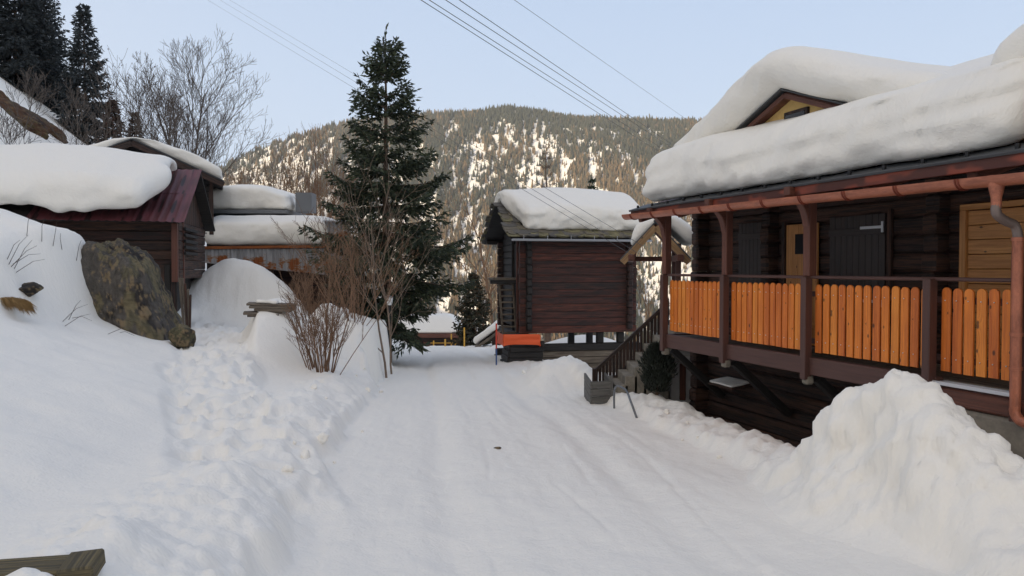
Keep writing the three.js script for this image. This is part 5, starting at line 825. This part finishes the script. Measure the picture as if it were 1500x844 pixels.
// evergreen shrub by the stair
{ const D = 12.35, p = at(963, 552, D), g = thing('conifer_shrub', 'dark rounded evergreen shrub beside the stair foot', 'shrub', [p.x, H(p.x, D), -D]), h = at(0, 508, D).y - H(p.x, D), r = mulberry(4), b = new MB(), t = new MB(); t.tube([V(0, -0.1, 0), V(0, h * 0.9, 0)], 0.03, 0.006, 6);
  for (let i = 0; i < 5200; i++) { const y = Math.pow(r(), 0.8), rr = 0.255 * Math.pow(Math.sin(Math.PI * clamp(0.14 + 0.82 * y, 0, 1)), 0.65) * Math.sqrt(r()) * (1 + 0.25 * n2(y * 5, i % 7)), a = r() * 6.28, c = V(Math.cos(a) * rr, 0.06 + y * h * 0.95, Math.sin(a) * rr), d = V(Math.cos(a) * 0.6 + (r() - 0.5) * 0.6, 0.9, Math.sin(a) * 0.6 + (r() - 0.5) * 0.6).normalize(), s = V(r() - 0.5, r() - 0.5, r() - 0.5).cross(d).normalize().multiplyScalar(0.012), k = 0.7 + 0.6 * r(), col = [0.020 * k, 0.026 * k, 0.018 * k], e = c.clone().addScaledVector(d, 0.05 + 0.05 * r()); b.tri(c.clone().add(s), c.clone().sub(s), e, col); }
  part('stem', t.geo(true), M.bark, g); part('foliage', b.geo(false), M.needle, g); }
// dry stalks and grass in the snow
function stalks(label, list) { const b = new MB(), r = mulberry(list.length * 7 + list[0][0]), o = ground(list[0][0], list[0][1]); for (const [x0, y0, x1, y1] of list) { const a = ground(x0, y0), D = -a.z, e = at(x1, y1, D - 0.1), a2 = a.clone().add(V(0, -0.06, 0)), m = a.clone().lerp(e, 0.6).add(V((r() - 0.5) * 0.04, 0.03, 0)); b.tube([a2.sub(o), m.sub(o), e.clone().sub(o)], 0.006, 0.0025, 3); } tag(part('dry_stalks', b.geo(false), M.twig, scene, [o.x, o.y, o.z]), label, 'stalks', 'dry stalks in the snow slope'); }
stalks('fan of dry stalks leaning out of the smooth snow slope', [[12, 385, 42, 345], [15, 388, 55, 360], [18, 386, 60, 372], [20, 392, 48, 352], [10, 380, 30, 352], [22, 396, 66, 380]]);
stalks('few upright dry stalks on the crest of the drift by the hut', [[40, 345, 46, 315], [62, 352, 66, 322], [78, 360, 84, 326], [92, 366, 90, 342], [112, 380, 120, 352]]);
stalks('low dry stalks crossing in the snow below the boulder', [[88, 470, 128, 446], [90, 476, 132, 460], [98, 468, 118, 440], [102, 462, 134, 470], [150, 488, 205, 478], [165, 484, 196, 492]]);
{ const gp = ground(14, 450), D = -gp.z, x = gp.x, b = new MB(), r = mulberry(6), y = gp.y; for (let i = 0; i < 1500; i++) { const w = r() - 0.5, a = V(w * 0.62 - 0.06, 0.15 - 0.35 * w * w - 0.06 * r(), (r() - 0.5) * 0.26), k = 0.6 + 0.8 * r(), e = a.clone().add(V(0.08 + 0.12 * r(), -0.05 - 0.13 * r(), 0.02 + 0.1 * r())); b.tri(a, a.clone().add(V(0.008, 0.005, 0)), e, [0.25 * k, 0.155 * k, 0.06 * k]); } tag(part('grass_tuft', b.geo(false), M.vcol, scene, [x, y, -D]), 'flattened tan grass tuft hanging out of the snow slope', 'grass'); }

// ---------------------------------------------------------------- overhead wires
function wire(label, a, b, sag, rad, group) { const pts = []; for (let i = 0; i <= 24; i++) { const t = i / 24, p = a.clone().lerp(b, t); p.y -= sag * 4 * t * (1 - t); pts.push(p); } const o = pts[0].clone(); const g = new THREE.TubeGeometry(new THREE.CatmullRomCurve3(pts.map(p => p.clone().sub(o))), 60, rad, 5); tag(part('overhead_wire', g, M.wire, scene, [o.x, o.y, o.z]), label, 'wire', group); }
{
  const ex = (px0, px1, D0, D1, k0, k1) => { const a = at(...px0, D0), b = at(...px1, D1); return [a.clone().lerp(b, -k0), a.clone().lerp(b, 1 + k1)]; };
  const grp1 = 'wires crossing behind the tall spruce', grp2 = 'wires running down to the chalet roof';
  for (const [x, ex2, ey2] of [[302, 926, 374], [320, 936, 372], [334, 944, 362]]) { const [a, b] = ex([x, 0], [ex2, ey2], 40, 13.6, 0.3, 0); wire('thin wire slanting behind the tall spruce towards the chalet', a, b, 0, 0.0042, grp1); }
  for (const [x, x2, y2] of [[612, 972, 228], [624, 984, 228], [648, 990, 222], [668, 1000, 224]]) { const [a, b] = ex([x, 0], [x2, y2], 20, 46.8, 0.6, 1.2); wire('thin wire slanting over the mountain to the chalet roof', a, b, 0, 0.011, grp2); }
  { const [a, b] = ex([748, 0], [1004, 176], 30, 70, 0.6, 0.6); wire('single fine wire high above the chalet wires', a, b, 0, 0.010); }
}

{ const p = ground(728, 659), g = rockGeo(90, 3, 0.05, 0.018, 0.035, 1, rockCol); tag(part('pebble', g, M.vcol, scene, [p.x, p.y + 0.008, p.z]), 'single dark pebble lying on the white road', 'pebble'); }

{ // clods broken off by the plough
  const r = mulberry(808), gg = [0, 1, 2].map(i => { const g = rockGeo(300 + i, 4, 1, 0.8, 0.9, 1.3, rockCol); g.deleteAttribute('color'); return g; }), pm = new THREE.MeshStandardMaterial({ color: new THREE.Color(...SN), roughness: 0.9 });
  for (let i = 0; i < 27; i++) { const D = 6.2 + 13 * Math.pow(r(), 1.3), left = i % 3 > 0, e = -0.25 + 0.95 * r(), X = left ? roadC(D) - 2.05 - e : roadC(D) + rightHalf(D) + e * 0.7, s = 0.022 + 0.06 * Math.pow(r(), 2.2); const m = part('snow_clod', gg[i % 3], pm, scene, [X, H(X, D) + s * 0.35, -D], [r() * 6, r() * 6, r() * 6]); m.scale.setScalar(s); tag(m, left ? 'loose snow clod on the bank between the bush and the road' : 'loose snow clod on the berm along the chalet side of the road', 'snow clod', left ? 'clods on the bush side bank' : 'clods on the chalet side berm'); }
}

scene.traverse(o => { if (o.isMesh) { o.castShadow = true; o.receiveShadow = true; } });
renderer.render(scene, camera);
